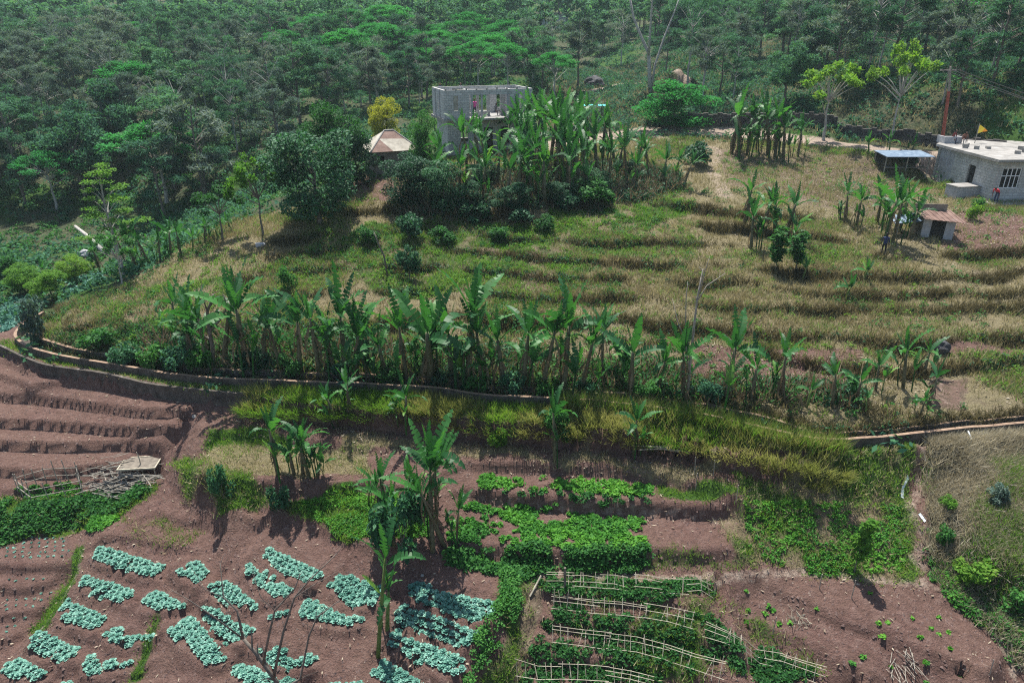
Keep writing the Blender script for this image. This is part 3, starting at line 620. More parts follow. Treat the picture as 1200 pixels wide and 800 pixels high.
# ---- tree prototypes: returns (trunk MB, leaves (V, F)), nominal height and radius
def tree_parts(kind, seed):
    rng = np.random.default_rng(seed); rnd = random.Random(seed); cl = []; mb = MB()
    if kind == 'feather':
        Hh, Rd = 9.5, 2.9; n = 26
        for i in range(n):
            z = 3.4+5.9*(i/n)**.9; r = Rd*(1-.62*((z-3)/6.6)**2)*rnd.uniform(.45, 1); a = rnd.uniform(0, 6.28)
            cl.append(((r*math.cos(a), r*math.sin(a), z), (rnd.uniform(.55, 1.0), rnd.uniform(.55, 1.0), rnd.uniform(.3, .6))))
        L = leafcloud(cl, 3700, .27, .042, rng, .1, .1)
    elif kind == 'wispy':
        Hh, Rd = 9.0, 3.0; n = 20
        for i in range(n):
            z = 4.0+4.8*rnd.random(); r = Rd*math.sqrt(rnd.random())*(1-.3*abs(z-6)/3); a = rnd.uniform(0, 6.28)
            cl.append(((r*math.cos(a), r*math.sin(a), z), (rnd.uniform(.5, .9), rnd.uniform(.5, .9), rnd.uniform(.3, .6))))
        L = leafcloud(cl, 2600, .20, .04, rng, .2, .05)
    elif kind == 'broad':
        Hh, Rd = 7.5, 3.2; n = 22
        for i in range(n):
            z = 2.6+4.1*rnd.random(); q = 1-((z-4.6)/3.1)**2; r = Rd*.8*math.sqrt(max(.05, q))*math.sqrt(rnd.random()); a = rnd.uniform(0, 6.28)
            s = rnd.uniform(.65, 1.15); cl.append(((r*math.cos(a), r*math.sin(a), z), (s*1.1, s*1.1, s*.8)))
        L = leafcloud(cl, 6200, .17, .075, rng, .2, .55)
    elif kind == 'full':
        Hh, Rd = 7.5, 3.4; n = 34
        for i in range(n):
            z = .9+5.9*rnd.random(); q = 1-((z-3.6)/3.9)**2; r = Rd*.82*math.sqrt(max(.05, q))*math.sqrt(rnd.random()); a = rnd.uniform(0, 6.28)
            s = rnd.uniform(.6, 1.2); cl.append(((r*math.cos(a), r*math.sin(a), z), (s*1.1, s*1.1, s*.8)))
        L = leafcloud(cl, 11000, .135, .065, rng, .2, .6)
    elif kind == 'flat':
        Hh, Rd = 8.5, 5.0; n = 24
        for i in range(n):
            r = Rd*math.sqrt(rnd.random())*.9; a = rnd.uniform(0, 6.28); z = 7.7-2.6*(r/Rd)**2-rnd.choice((0, .8, 1.6))*rnd.random()
            cl.append(((r*math.cos(a), r*math.sin(a), z), (rnd.uniform(.9, 1.4), rnd.uniform(.9, 1.4), .42)))
        L = leafcloud(cl, 6000, .16, .075, rng, .75, .1)
    elif kind == 'layered':
        Hh, Rd = 7.0, 2.4; n = 24
        for i in range(n):
            z = 2.6+4.3*(i/n); r = Rd*(1-.55*(z-2.6)/4.4)*rnd.uniform(.3, 1); a = i*2.4+rnd.uniform(-.4, .4)
            cl.append(((r*math.cos(a), r*math.sin(a), z), (rnd.uniform(.5, .9), rnd.uniform(.5, .9), .13)))
        L = leafcloud(cl, 3000, .11, .05, rng, .8, .05)
    elif kind == 'sparse':
        Hh, Rd = 6.5, 2.6; n = 17
        for i in range(n):
            r = Rd*math.sqrt(rnd.random()); a = rnd.uniform(0, 6.28); z = 5.9-1.3*(r/Rd)**2-1.3*rnd.random()
            cl.append(((r*math.cos(a), r*math.sin(a), z), (rnd.uniform(.4, .7), rnd.uniform(.4, .7), .35)))
        L = leafcloud(cl, 1500, .16, .08, rng, .2, .2)
    elif kind == 'shrub':
        Hh, Rd = 1.6, .9; n = 11
        for i in range(n):
            r = Rd*.7*math.sqrt(rnd.random()); a = rnd.uniform(0, 6.28); z = .35+.95*rnd.random()*(1-(r/Rd)**2*.6)
            cl.append(((r*math.cos(a), r*math.sin(a), z), rnd.uniform(.25, .42)))
        L = leafcloud(cl, 1100, .095, .05, rng, .2, .4)
    elif kind == 'slim':
        Hh, Rd = 3.0, .55; n = 9
        for i in range(n):
            z = .8+2.0*i/n; cl.append(((rnd.uniform(-.25, .25), rnd.uniform(-.25, .25), z), (rnd.uniform(.25, .42), rnd.uniform(.25, .42), .3)))
        L = leafcloud(cl, 900, .11, .06, rng, .2, .3)
    tr = {'wispy': .12, 'feather': .13, 'broad': .2, 'full': .2, 'flat': .2, 'layered': .11, 'sparse': .13, 'shrub': .03, 'slim': .03}[kind]
    zf = {'wispy': Hh*.7, 'feather': Hh*.97, 'broad': Hh*.55, 'full': Hh*.5, 'flat': Hh*.6, 'layered': Hh*.95, 'sparse': Hh*.45, 'shrub': .4, 'slim': 2.6}[kind]
    pts = [(0, 0, -.4)]; x = y = 0
    for i in range(1, 7):
        x += rnd.uniform(-.09, .09)*Hh/7; y += rnd.uniform(-.09, .09)*Hh/7; pts.append((x, y, zf*i/6))
    mb.tube(pts, [tr*1.25]+[tr*(1-.12*i) for i in range(1, 7)], 7)
    for (c, r) in cl[::1 if kind not in ('broad', 'full') else 3]:
        zz = min(zf*.95, max(zf*.35, c[2]-abs(c[0])*.5-.5)); f = zz/zf*6; i = int(min(5, f)); p = Vector(pts[i]).lerp(Vector(pts[i+1]), min(1, f-i)) if i+1 < len(pts) else Vector(pts[-1])
        c = Vector(c); mid = p.lerp(c, .5)+Vector((0, 0, .12*Hh/7))
        mb.tube([p, mid, c], [tr*.38, tr*.24, tr*.08], 4, False)
    return mb, L, Hh, Rd
_tc = {}
def tree_mesh(kind, seed, leaf, bark):
    k = (kind, seed, leaf, bark)
    if k not in _tc:
        mb, L, Hh, Rd = tree_parts(kind, seed)
        _tc[k] = (mb.mesh('trunk', M[bark]), mesh_np('crown', L[0], L[1], M[leaf]), Hh, Rd)
    return _tc[k]
def tree(name, kind, seed, leaf, bark, loc, Hm, Wm=None, rz=None):
    tm, cm, Hh, Rd = tree_mesh(kind, seed, leaf, bark)
    o = empty(name, loc, random.uniform(0, 6.28) if rz is None else rz)
    sz = Hm/Hh; sx = (Wm/(2*Rd)) if Wm else sz; o.scale = (sx, sx, sz)
    obj('trunk', tm, o) if kind != 'shrub' else obj('stem', tm, o)
    obj('crown' if kind not in ('shrub', 'slim') else 'foliage', cm, o); return o
def ptree(name, kind, seed, leaf, bark, bx, by, ytop, wpx, label, cat='tree', group=None, sink=.0):
    p = G(bx, by); s = mpp(p); ang = math.atan2(CAMZ-p.z, p.y)
    Hm = (by-ytop)*s/math.cos(ang); o = tree(name, kind, seed, leaf, bark, p-Vector((0, 0, sink)), Hm, wpx*s)
    tag(o, label, cat, group); return o

# ---- banana plants
def banana_leaf(seed, L=1.9, droop=1.2, w=.27, dead=False):
    rnd = random.Random(seed); n = 12; V = []; F = []; th = 0.; p = Vector((0, 0, 0)); mid = []
    for i in range(n+1):
        s = i/n; mid.append((p.copy(), th)); th = -droop*(s**1.4); p = p+Vector((math.cos(th), 0, math.sin(th)))*L/n
    pet = 2
    for i, (q, t) in enumerate(mid): V.append(tuple(q))
    up = lambda t: Vector((-math.sin(t), 0, math.cos(t)))
    b = len(V)
    for sgn in (1, -1):
        fold = rnd.uniform(.0, .45) if not dead else -.9
        for i in range(n):
            s0, s1 = i/n, (i+1)/n
            def wd(s): return .03 if s < .12 else w*(math.sin(math.pi*min(1, (s-.06)/.94)**.75))**.6
            tear = rnd.random() < .6 and i > 2
            q0, t0 = mid[i]; q1, t1 = mid[i+1]
            droopy = rnd.uniform(-.5, .1) if tear else 0
            def edge(q, t, s, sh): 
                ww = wd(s)*rnd.uniform(.92, 1.05) if dead is False else wd(s)*rnd.uniform(.4, .8)
                return q+Vector((0, sgn*ww*math.cos(fold), 0))+up(t)*ww*(math.sin(fold)+droopy)+Vector((math.cos(t), 0, math.sin(t)))*(sh+.10*ww)
            e0 = edge(q0, t0, s0, .03 if tear else 0); e1 = edge(q1, t1, s1, -.05 if tear else 0)
            V.append(tuple(e0)); V.append(tuple(e1)); k = len(V)
            F.append((i, i+1, k-1, k-2) if sgn > 0 else (i+1, i, k-2, k-1))
    return V, F
BL = {}
for nm, dr, w_, L_ in (('up', .2, .17, 1.7), ('mid', .7, .22, 1.95), ('arch', 1.6, .235, 2.0), ('hang', 2.6, .20, 1.7)):
    for s in range(3):
        V, F = banana_leaf(100+s*7+len(nm), L_, dr*(.85+.15*s), w_); me = bpy.data.meshes.new('banana_leaf'); me.from_pydata(V, [], F); me.materials.append(M['banana']); me.update(); BL[nm, s] = me
V, F = banana_leaf(55, 1.4, 1.0, .16, True); DL = bpy.data.meshes.new('dead_leaf'); DL.from_pydata(V, [], F); DL.materials.append(M['deadleaf'])
def banana_proto(seed, hs=2.0, nl=8, ndead=3, green=False):
    rnd = random.Random(seed); o = empty('banana_plant', (0, 0, -100))
    mb = MB(); lx, ly = rnd.uniform(-.16, .16), rnd.uniform(-.16, .16)
    mb.tube([(0, 0, -.3), (lx*.2, ly*.2, hs*.35), (lx*.6, ly*.6, hs*.7), (lx, ly, hs)], ([.115, .10, .08, .05] if green is not None else [.09, .075, .06, .04]), 8)
    mb.build('stem', M['bstemgreen' if green in (True, None) else 'bstem'], o, True); ndead = int(ndead*1.6)
    a = rnd.uniform(0, 6.28)
    for i in range(nl):
        f = i/max(1, nl-1); el = R(88-52*f+rnd.uniform(-16, 10)); kind = 'up' if f < .45 else ('mid' if f < .8 else ('arch' if rnd.random() < .7 else 'hang'))
        c = obj('leaf', BL[kind, rnd.randrange(3)], o); c.location = (lx, ly, hs-.25*f); c.rotation_mode = 'XYZ'
        c.rotation_euler = (rnd.uniform(-.6, .6), -el, a+i*2.4+rnd.uniform(-.5, .5)); s = rnd.uniform(.75, 1.1)*(.8 if f < .12 else 1); c.scale = (s, s, s)
    for j in range(0 if green is None else (rnd.choice((1, 2, 3)) if not green else rnd.choice((0, 1)))):
        an = rnd.uniform(0, 6.28); dd = rnd.uniform(.3, .6); hh = rnd.uniform(.5, 1.3); mb = MB(); x0, y0 = math.cos(an)*dd, math.sin(an)*dd
        mb.tube([(x0, y0, -.2), (x0*1.15, y0*1.15, hh)], [.05, .03], 5)
        for i in range(rnd.choice((3, 4, 5))):
            Mx = Matrix.Translation((x0*1.15, y0*1.15, hh)) @ Matrix.Rotation(rnd.uniform(0, 6.28), 4, 'Z') @ Matrix.Rotation(-R(rnd.uniform(40, 85)), 4, 'Y') @ Matrix.Rotation(rnd.uniform(-.6, .6), 4, 'X') @ Matrix.Scale(rnd.uniform(.45, .7), 4)
            Vl, Fl = banana_leaf(rnd.randrange(900), 1.9, rnd.choice((.3, .9, 1.5)), .2); b = len(mb.v); mb.v += [tuple(Mx @ Vector(q)) for q in Vl]; mb.f += [tuple(b+k for k in f) for f in Fl]
        mb.build('sucker', M['banana'], o)
    for i in range(ndead):
        c = obj('dead_leaf', DL, o); c.location = (lx*.8, ly*.8, hs*rnd.uniform(.6, .95)); c.rotation_euler = (0, R(rnd.uniform(50, 86)), rnd.uniform(0, 6.28)); s = rnd.uniform(.8, 1.15); c.scale = (s, s, s)
    return o, hs+1.6
BP = [banana_proto(1, 2.2, 8, 4), banana_proto(2, 1.8, 7, 3), banana_proto(3, 2.6, 10, 5), banana_proto(4, 1.5, 5, 1, True), banana_proto(5, 2.1, 6, 3), banana_proto(6, 1.3, 4, 0, True), banana_proto(7, 2.4, 9, 6), banana_proto(8, 2.0, 5, 4), banana_proto(9, 2.5, 7, 5), banana_proto(10, 1.7, 6, 2), banana_proto(11, 2.3, 6, 6), banana_proto(12, 3.3, 5, 0, None)]
YOUNG = (3, 5)
_used = set()
def banana(px, py, ytop, label, group, idx=None, wf=1):
    p = G(px, py); s = mpp(p); ang = math.atan2(CAMZ-p.z, p.y); Hm = (py-ytop)*s/math.cos(ang)
    if idx is None: idx = random.choice((3, 5, 1)) if Hm < 2.2 else random.choice((0, 1, 2, 4, 6, 7, 8, 9, 10))
    pr, Hp = BP[idx]
    if idx in _used: o = copy_tree(pr)
    else: o = pr; _used.add(idx)
    o.location = p; sc = Hm/Hp; w_ = random.uniform(.78, 1.0)*wf*min(1.15, max(1, 2.6/max(Hm, .5)))*sc; o.scale = (w_, w_, sc); o.rotation_euler = (random.gauss(0, .08), random.gauss(0, .13), random.uniform(0, 6.28))
    tag(o, label, 'banana plant', group); return o

# ---- scatter helpers for uncountable cover
def sample(mask, n, rng, bb=None):
    """random points where mask (grid array) is high, in view"""
    X = []; tot = 0
    cell = np.outer(np.gradient(GY), np.gradient(GX))
    d = GYY*CP-(H-CAMZ)*SP; u = GYY*SP+(H-CAMZ)*CP
    with np.errstate(divide='ignore', invalid='ignore'):
        sx = np.abs(GXX/d)*FPX; sy = u/d*FPX
    vis = (d > 5) & (sx < 680) & (sy > -480) & (sy < 460)
    Wt = (mask*cell*vis).ravel(); cs = np.cumsum(Wt)
    k = np.searchsorted(cs, rng.random(n)*cs[-1]); j, i = np.unravel_index(k, H.shape)
    x = GX[i]+(rng.random(n)-.5)*np.gradient(GX)[i]; y = GY[j]+(rng.random(n)-.5)*np.gradient(GY)[j]
    return np.stack([x, y, hgt(x, y)], 1)
def tufts(name, P, h, nb, wd, mat, label, cat, rng, spread=.14, lean=.5, lean_dir=None):
    n = len(P); P = np.repeat(P, nb, 0); m = len(P)
    B = P+np.stack([rng.normal(0, spread, m), rng.normal(0, spread, m), np.zeros(m)-.03], 1)
    hh = rng.uniform(h[0], h[1], m); L = rng.normal(0, lean, (m, 2))
    if lean_dir is not None: L = L+np.repeat(lean_dir, nb, 0)
    tip = B+np.stack([L[:, 0]*hh, L[:, 1]*hh, hh], 1); an = rng.random(m)*6.28
    sd_ = np.stack([np.cos(an), np.sin(an), np.zeros(m)], 1)*(wd*rng.uniform(.6, 1.3, m))[:, None]
    V = np.stack([B-sd_, B+sd_, tip], 1).reshape(-1, 3)
    me = mesh_np(name, V, np.arange(3*m).reshape(m, 3), mat); return tag(obj(name, me), label, cat, kind='stuff')
def clumps(name, P, r, nl, a, b, mat, label, cat, rng, zf=.7, flat=.3, off=0.4):
    n = len(P); C = np.repeat(P, nl, 0); m = len(C); rr = np.repeat(rng.uniform(r[0], r[1], n), nl)[:, None]
    d = unit(m, rng); d[:, 2] = np.abs(d[:, 2]) if off >= 0 else d[:, 2]
    C = C+d*rr*np.array([1, 1, zf])*rng.uniform(.5, 1, m)[:, None]+np.array([0, 0, .02])
    U = unit(m, rng)+d*.6; U[:, 2] *= (1-flat); U /= np.linalg.norm(U, axis=1)[:, None]
    Vv = np.cross(U, np.tile([0, 0, 1.], (m, 1))+unit(m, rng)*.8); Vv /= np.linalg.norm(Vv, axis=1)[:, None]+1e-9
    s = rng.uniform(.6, 1.3, m); V, F = diamonds(C, U, Vv, a*s, b*s)
    me = mesh_np(name, V, F, mat)
    if name is None: return me
    return tag(obj(name, me), label, cat, kind='stuff')
def gmask(pl, soft=.3): return smoothmask(poly(pl), soft)

# ================================================================== large structures
# canal
def wallmesh(P, w0, w1, zt, zb, wobble=.0):
    """extruded wall along P; w0..w1 = offsets towards the camera"""
    V = []; F = []
    for i, p in enumerate(P):
        s = side(P, i); j = wobble*(vnoise(p.x, p.y, .9)-.5)
        for w_, z in ((w0, zb), (w0, zt), (w1, zt+j), (w1, zb)):
            q = p+s*(w_*cfac(p) if w_ < -.2 else w_); V.append((q.x, q.y, z+(j if z == zt and w_ == w0 else 0)))
    n = len(P)
    for i in range(n-1):
        for k in range(4): F.append((i*4+k, i*4+(k+1) % 4, (i+1)*4+(k+1) % 4, (i+1)*4+k))
    F += [(0, 1, 2, 3), ((n-1)*4+3, (n-1)*4+2, (n-1)*4+1, (n-1)*4)]
    return V, F
def facemat(me, mats, fn):
    me.materials.clear()
    for m_ in mats: me.materials.append(m_)
    for p in me.polygons: p.material_index = fn(p)
CWf = resample(CW, .4)
can = tag(empty('irrigation_canal', CWf[len(CWf)//2]), 'long narrow irrigation canal with pale mortar rims curving round the foot of the terraced hill', 'canal')
def cpart(name, V, F, mats, fn):
    V = [tuple(Vector(v)-can.location) for v in V]; me = bpy.data.meshes.new(name); me.from_pydata(V, [], F); me.update(); facemat(me, mats, fn); return obj(name, me, can)
V, F = wallmesh(CWf, -.12, .04, CZ, 1.3, .07); cpart('front_wall', V, F, [M['canalside'], M['canaltop']], lambda p: 1 if p.normal.z > .7 or (p.normal.z < -.7 and p.center.z+can.location.z > 2) else 0)  # sunlit tone on the up-facing faces, shaded tone on the rest
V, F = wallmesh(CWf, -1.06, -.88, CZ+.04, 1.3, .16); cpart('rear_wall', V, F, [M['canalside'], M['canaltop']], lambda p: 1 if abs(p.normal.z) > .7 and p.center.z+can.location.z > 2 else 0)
V, F = wallmesh(CWf, -.88, -.12, 1.74, 1.35); cpart('channel_floor', V, F, [M['canalside']], lambda p: 0)
# retaining wall
WV = resample([Vector(at(x, y, 1.9)) for x, y in [(-260, 380)]+WL+[(330, 468), (360, 471)]], .4)
V = []; F = []; n_ = len(WV)
for i, p in enumerate(WV):
    s = side(WV, i)
    for k, (w_, z) in enumerate(((-.10, .2), (-.10, 1.92), (.05, 1.92), (.05, 1.6), (.09, 1.2), (.12, .7), (.13, .1))):
        j = (vnoise(p.x*3+k*9, p.y*3+z*7, .9)-.5)*(.09 if k > 2 else .05); q = p+s*(w_+j); V.append((q.x, q.y, z+(j if k in (1, 2) else 0)))
for i in range(n_-1):
    for k in range(6): F.append((i*7+k, i*7+k+1, (i+1)*7+k+1, (i+1)*7+k))
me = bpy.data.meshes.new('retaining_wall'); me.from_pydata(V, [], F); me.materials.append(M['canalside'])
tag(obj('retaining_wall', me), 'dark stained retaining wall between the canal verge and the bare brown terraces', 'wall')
# dry stone wall behind the road
def stonewall(name, P, hh, th, mat, label, seed=1):
    rnd = random.Random(seed); P = resample(P, .45); mb = MB(); acc = 0
    for i in range(len(P)-1):
        a, b = P[i], P[i+1]; t = (b-a); t.z = 0; L = t.length; t.normalize(); ang = math.atan2(t.y, t.x); z0 = gz((a.x+b.x)/2, (a.y+b.y)/2)-.3
        z = z0
        while z < z0+.3+hh:
            h_ = rnd.uniform(.2, .34); Mx = Matrix.Translation(((a.x+b.x)/2+rnd.uniform(-.03, .03), (a.y+b.y)/2+rnd.uniform(-.04, .04), z)) @ Matrix.Rotation(ang+rnd.uniform(-.06, .06), 4, 'Z')
            mb.box(-L/2-.03, L/2*rnd.uniform(.7, 1.06), -th/2, th/2*rnd.uniform(.8, 1.1), 0, h_-.02, Mx); z += h_
    return tag(mb.build(name, mat), label, 'wall')
stonewall('stone_wall', [Vector(at(x, y, z)) for x, y, z in [(775, 150, 9.3), (850, 152, 9.3), (950, 158, 9.2), (1050, 167, 9.0), (1130, 176, 8.9), (1200, 183, 8.8), (1260, 190, 8.8)]], 1.0, .45, M['stone'], 'long low dark stone wall along the uphill side of the dirt road', 3)
mb = MB(); a = Vector(at(957, 547, .75)); b_ = Vector(at(990, 546, .8))
mb.box(0, (b_-a).length, -.1, .25, -.3, .42, Matrix.Translation(a) @ Matrix.Rotation(math.atan2((b_-a).y, (b_-a).x), 4, 'Z'))
tag(mb.build('concrete_block', M['canalside']), 'short grey concrete block at the foot of the grassy bank below the canal', 'block')

# two-storey house under construction
def wall(mb, L, z0, z1, th, ops, Mx):
    xsx = sorted({0, L, *[o[0] for o in ops], *[o[1] for o in ops]})
    for x0, x1 in zip(xsx, xsx[1:]):
        o = [q for q in ops if q[0] <= x0+1e-6 and q[1] >= x1-1e-6]
        if not o: mb.box(x0, x1, 0, th, z0, z1, Mx)
        else:
            if o[0][2] > z0: mb.box(x0, x1, 0, th, z0, o[0][2], Mx)
            if o[0][3] < z1: mb.box(x0, x1, 0, th, o[0][3], z1, Mx)
hp = Vector(at(523, 184, 8.2)); TH = R(19)
ho = tag(empty('unfinished_house', hp, TH), 'grey two-storey house shell without a roof, open to the sky, above the banana grove', 'house')
T_ = Matrix.Translation; RZ = lambda a: Matrix.Rotation(a, 4, 'Z')
Lf, Dp, zs, zt = 8.3, 4.7, 3.3, 5.7
mb = MB(); wall(mb, Lf-.5, -.8, zs-.2, .2, [(1.2, 1.9, 1.2, 2.6), (3.4, 4.3, -.5, 2.4), (5.0, 5.9, .9, 2.4)], T_((.35, .45, 0)))
wall(mb, Dp-.9, -.8, zs-.2, .2, [], T_((.35, Dp-.25, 0)) @ RZ(-math.pi/2)); wall(mb, Dp-.9, -.8, zs-.2, .2, [], T_((Lf-.2, Dp-.25, 0)) @ RZ(-math.pi/2)); wall(mb, Lf-.5, -.8, zs-.2, .2, [(2, 3, 1, 2.4)], T_((.35, Dp-.25, 0)))
mb.build('lower_wall', M['block'], ho)
MB().box(-.15, Lf+.15, -.15, Dp+.15, zs-.2, zs).box(2.1, 6.0, -.55, -.15, zs-.17, zs-.003).build('floor_slab', M['palecon'], ho)
mb = MB(); wall(mb, 2.3, zs, zt, .18, [(.85, 1.25, zs+.65, zs+1.9)], T_((0, 0, 0)))
wall(mb, 2.2, zs, zt, .18, [(.95, 1.25, zs+.6, zs+1.9)], T_((6.1, 0, 0)))
wall(mb, 3.8, zs, zt-.02, .18, [(.3, 1.1, zs+.3, zs+2.0), (1.35, 2.1, zs+.4, zs+2.0), (2.4, 3.4, zs+.01, zs+2.0)], T_((2.3, 1.5, 0)))
mb.box(2.12, 2.3, .18, 1.5, zs, zt-.01).box(6.1, 6.28, .18, 1.5, zs, zt-.01)
mb.box(2.3, 6.1, .0, .18, zt-.45, zt)
mb.build('front_wall', M['block'], ho)
mb = MB(); wall(mb, Dp-.36, zs, zt, .18, [(2.0, 2.35, zs+.6, zs+1.9)], T_((0, Dp-.18, 0)) @ RZ(-math.pi/2)); mb.build('side_wall', M['block'], ho)
mb = MB(); wall(mb, Dp-.36, zs, zt, .18, [(2.0, 2.9, zs+.6, zs+1.9)], T_((Lf-.18, Dp-.18, 0)) @ RZ(-math.pi/2)); mb.build('side_wall', M['block'], ho)
mb = MB(); wall(mb, Lf, zs, zt, .18, [(1.0, 1.5, zs+.6, zs+1.9), (1.9, 3.6, zs+.15, zs+2.2), (3.8, 5.6, zs+.15, zs+2.2), (6.3, 7.4, zs+.4, zs+2.0)], T_((0, Dp-.18, 0))); mb.build('rear_wall', M['block'], ho)
for x in (2.52, 3.45, 5.9, 6.75): MB().box(x-.08, x+.08, -.10, .06 if x < 6 else -.003, zs, zt-.46 if x < 6 else zt-.3).build('column', M['concrete'], ho)
for x, y in ((-.05, 1.7), (-.05, 3.3)): MB().box(-.07, -.003, y-.09, y+.09, zs, zt-.003).build('pilaster', M['concrete'], ho)
MB().box(.87, 1.23, .06, .1, zs+.67, zs+1.88).build('window_board', M['sheet'], ho)
mb = MB()
for i in range(9): mb.box(i*.95+.1, i*.95+.22, -.01, .15, zt, zt+.1+.05*(i % 3))
mb.build('wall_cap', M['palecon'], ho)
# hut with a patched tin roof
hp2 = G(458, 198); hu = tag(empty('tin_roof_hut', hp2, R(24)), 'small hut with a patched pale and rusty tin hip roof beside the two-storey house', 'hut')
w_, d_, hw = 3.5, 3.4, 1.9
mb = MB(); wall(mb, w_, -.4, hw, .1, [(.5, .85, .7, 1.4)], T_((-w_/2, -d_/2, 0))); wall(mb, w_, -.4, hw, .1, [], T_((-w_/2, d_/2-.1, 0)))
wall(mb, d_-.2, -.4, hw, .1, [], T_((-w_/2, d_/2-.1, 0)) @ RZ(-math.pi/2)); wall(mb, d_-.2, -.4, hw, .1, [], T_((w_/2-.1, d_/2-.1, 0)) @ RZ(-math.pi/2)); mb.build('wall', M['wood'], hu)
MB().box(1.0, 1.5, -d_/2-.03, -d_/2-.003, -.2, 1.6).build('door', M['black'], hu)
ro = []; X0, Y0, rz_ = w_/2+.35, d_/2+.35, hw-.15; zt_ = hw+1.25
a1, a2 = (-.35, 0, zt_), (.45, 0, zt_)
def sheetquad(p, mat):
    mb = MB(); nrm = (Vector(p[1])-Vector(p[0])).cross(Vector(p[2])-Vector(p[0])).normalized()*.03
    b = [tuple(Vector(q)-nrm) for q in p]; mb.quad(*p).quad(*reversed(b))
    for i in range(len(p)): mb.quad(p[i], b[i], b[(i+1) % len(p)], p[(i+1) % len(p)])
    return mb.build('roof_sheet', mat, hu)
L4 = lambda p, q, t: tuple(Vector(p).lerp(Vector(q), t))
A_, B_, C_, D_ = (-X0, -Y0, rz_), (X0, -Y0, rz_), (X0, Y0, rz_), (-X0, Y0, rz_)
sheetquad([L4(A_, B_, .0), L4(A_, B_, .45), L4(A_, a1, .62), L4(A_, a1, .3)][:3], M['rust'])
sheetquad([L4(A_, B_, .45), B_, L4(B_, a2, .55), L4(A_, a1, .62)], M['sheet']); sheetquad([L4(A_, a1, .62), L4(B_, a2, .55), a2, a1], M['rust'])
sheetquad([B_, C_, a2], M['sheet']); sheetquad([C_, D_, a1, a2], M['sheet']); sheetquad([D_, A_, a1], M['sheet'])
MB().tube([A_, a1], .06).tube([a1, a2], .07).tube([a2, B_], .06).build('ridge_cap', M['palecon'], hu)
# flat-roofed house on the right
gzr = 6.6; Q = [Vector(at(1158, 236, gzr)), Vector(at(1110, 219, gzr)), Vector(at(1094, 213.5, gzr))]
o0 = Q[0]; rh = tag(empty('flat_roof_house', o0), 'long grey rendered house with a pale flat concrete roof at the right edge', 'house')
def seg(p, q): 
    d = q-p; return T_((p.x-o0.x, p.y-o0.y, 0)) @ RZ(math.atan2(d.y, d.x)), (q-p).length
hw = 3.05; Rr_ = o0+Vector((15, .6, 0)); Bk = Q[2]+Vector((2.0, 3.0, 0)); Bk2 = Rr_+Vector((0, 9, 0))
mb = MB(); Mx, L = seg(Q[1], Q[0]); wall(mb, L, -.4, hw, .2, [(L*.38, L*.55, .25, 2.25)], Mx); mb.build('side_wall', M['block'], rh)
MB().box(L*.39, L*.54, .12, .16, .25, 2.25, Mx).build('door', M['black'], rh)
mb = MB(); Mx, L = seg(Q[2], Q[1]); wall(mb, L, -.4, hw, .2, [], Mx); mb.build('side_wall', M['concrete'], rh)
mb = MB(); Mx, L = seg(Q[0], Rr_); wall(mb, L, -.4, hw, .2, [(.5, 2.0, 1.0, 2.55), (3.0, 3.9, .02, 2.4), (5, 7, 1, 2.4)], Mx); mb.build('front_wall', M['block'], rh)
wf = MB().box(.5, 2.0, .07, .1, 2.47, 2.55, Mx).box(.5, 2.0, .07, .1, 1.0, 1.06, Mx).box(.5, .57, .07, .1, 1.06, 2.47, Mx).box(1.93, 2.0, .07, .1, 1.06, 2.47, Mx).build('window', M['white'], rh)
for x in (.9, 1.25, 1.6): MB().box(x-.03, x+.03, .03, .06, 1.06, 2.47, Mx).build('window_bar', M['white'], wf)
MB().box(.5, 2.0, .03, .06, 1.9, 1.96, Mx).build('window_bar', M['white'], wf)
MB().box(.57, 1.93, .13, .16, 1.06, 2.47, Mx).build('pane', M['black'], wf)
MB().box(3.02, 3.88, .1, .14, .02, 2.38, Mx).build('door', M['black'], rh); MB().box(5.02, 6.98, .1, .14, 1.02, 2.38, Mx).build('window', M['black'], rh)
mb = MB(); foot = [Q[0]+Vector((-.45, -.6, 0)), Rr_+Vector((.3, -.6, 0)), Bk2, Bk, Q[2]+Vector((-.5, .1, 0)), Q[1]+Vector((-.5, -.3, 0))]; foot = [p-o0 for p in foot]
for z0, z1, gg in ((hw+.003, hw+.2, 1),):
    lo = [(p.x, p.y, z0) for p in foot]; hi = [(p.x, p.y, z1) for p in foot]; mb.quad(*hi); mb.quad(*reversed(lo))
    for i in range(6): mb.quad(lo[i], lo[(i+1) % 6], hi[(i+1) % 6], hi[i])
mb.build('roof_slab', M['palecon'], rh)
mb = MB(); Mx, L = seg(Bk, Bk2); wall(mb, L, -.4, hw, .2, [], Mx); Mx, L = seg(Q[2]+Vector((.1, .2, 0)), Bk); wall(mb, L, -.4, hw, .2, [], Mx); mb.build('rear_wall', M['block'], rh)
mb = MB(); mb.box(.0, 1.5, 0, .16, 0, .55).box(0, .16, .16, 1.2, 0, .55).box(1.34, 1.5, .16, 1.2, 0, .55)
pr = mb.build('roof_parapet', M['concrete'], rh); pr.location = Q[2]-o0+Vector((.2, .2, hw+.203))
for i in range(9):
    pp = Vector((random.uniform(0, 11), random.uniform(2, 6), hw+.203)); mb = MB(); mb.box(-.15, .15, -.2, .2, 0, random.uniform(.15, .5), RZ(random.random()*3)); c = mb.build('roof_rubble', M['palecon'], rh); c.location = pp
fl_ = MB().box(-.55, 15, -1.35, -.0, -.35, .05).build('terrace_slab', M['concrete'], rh)
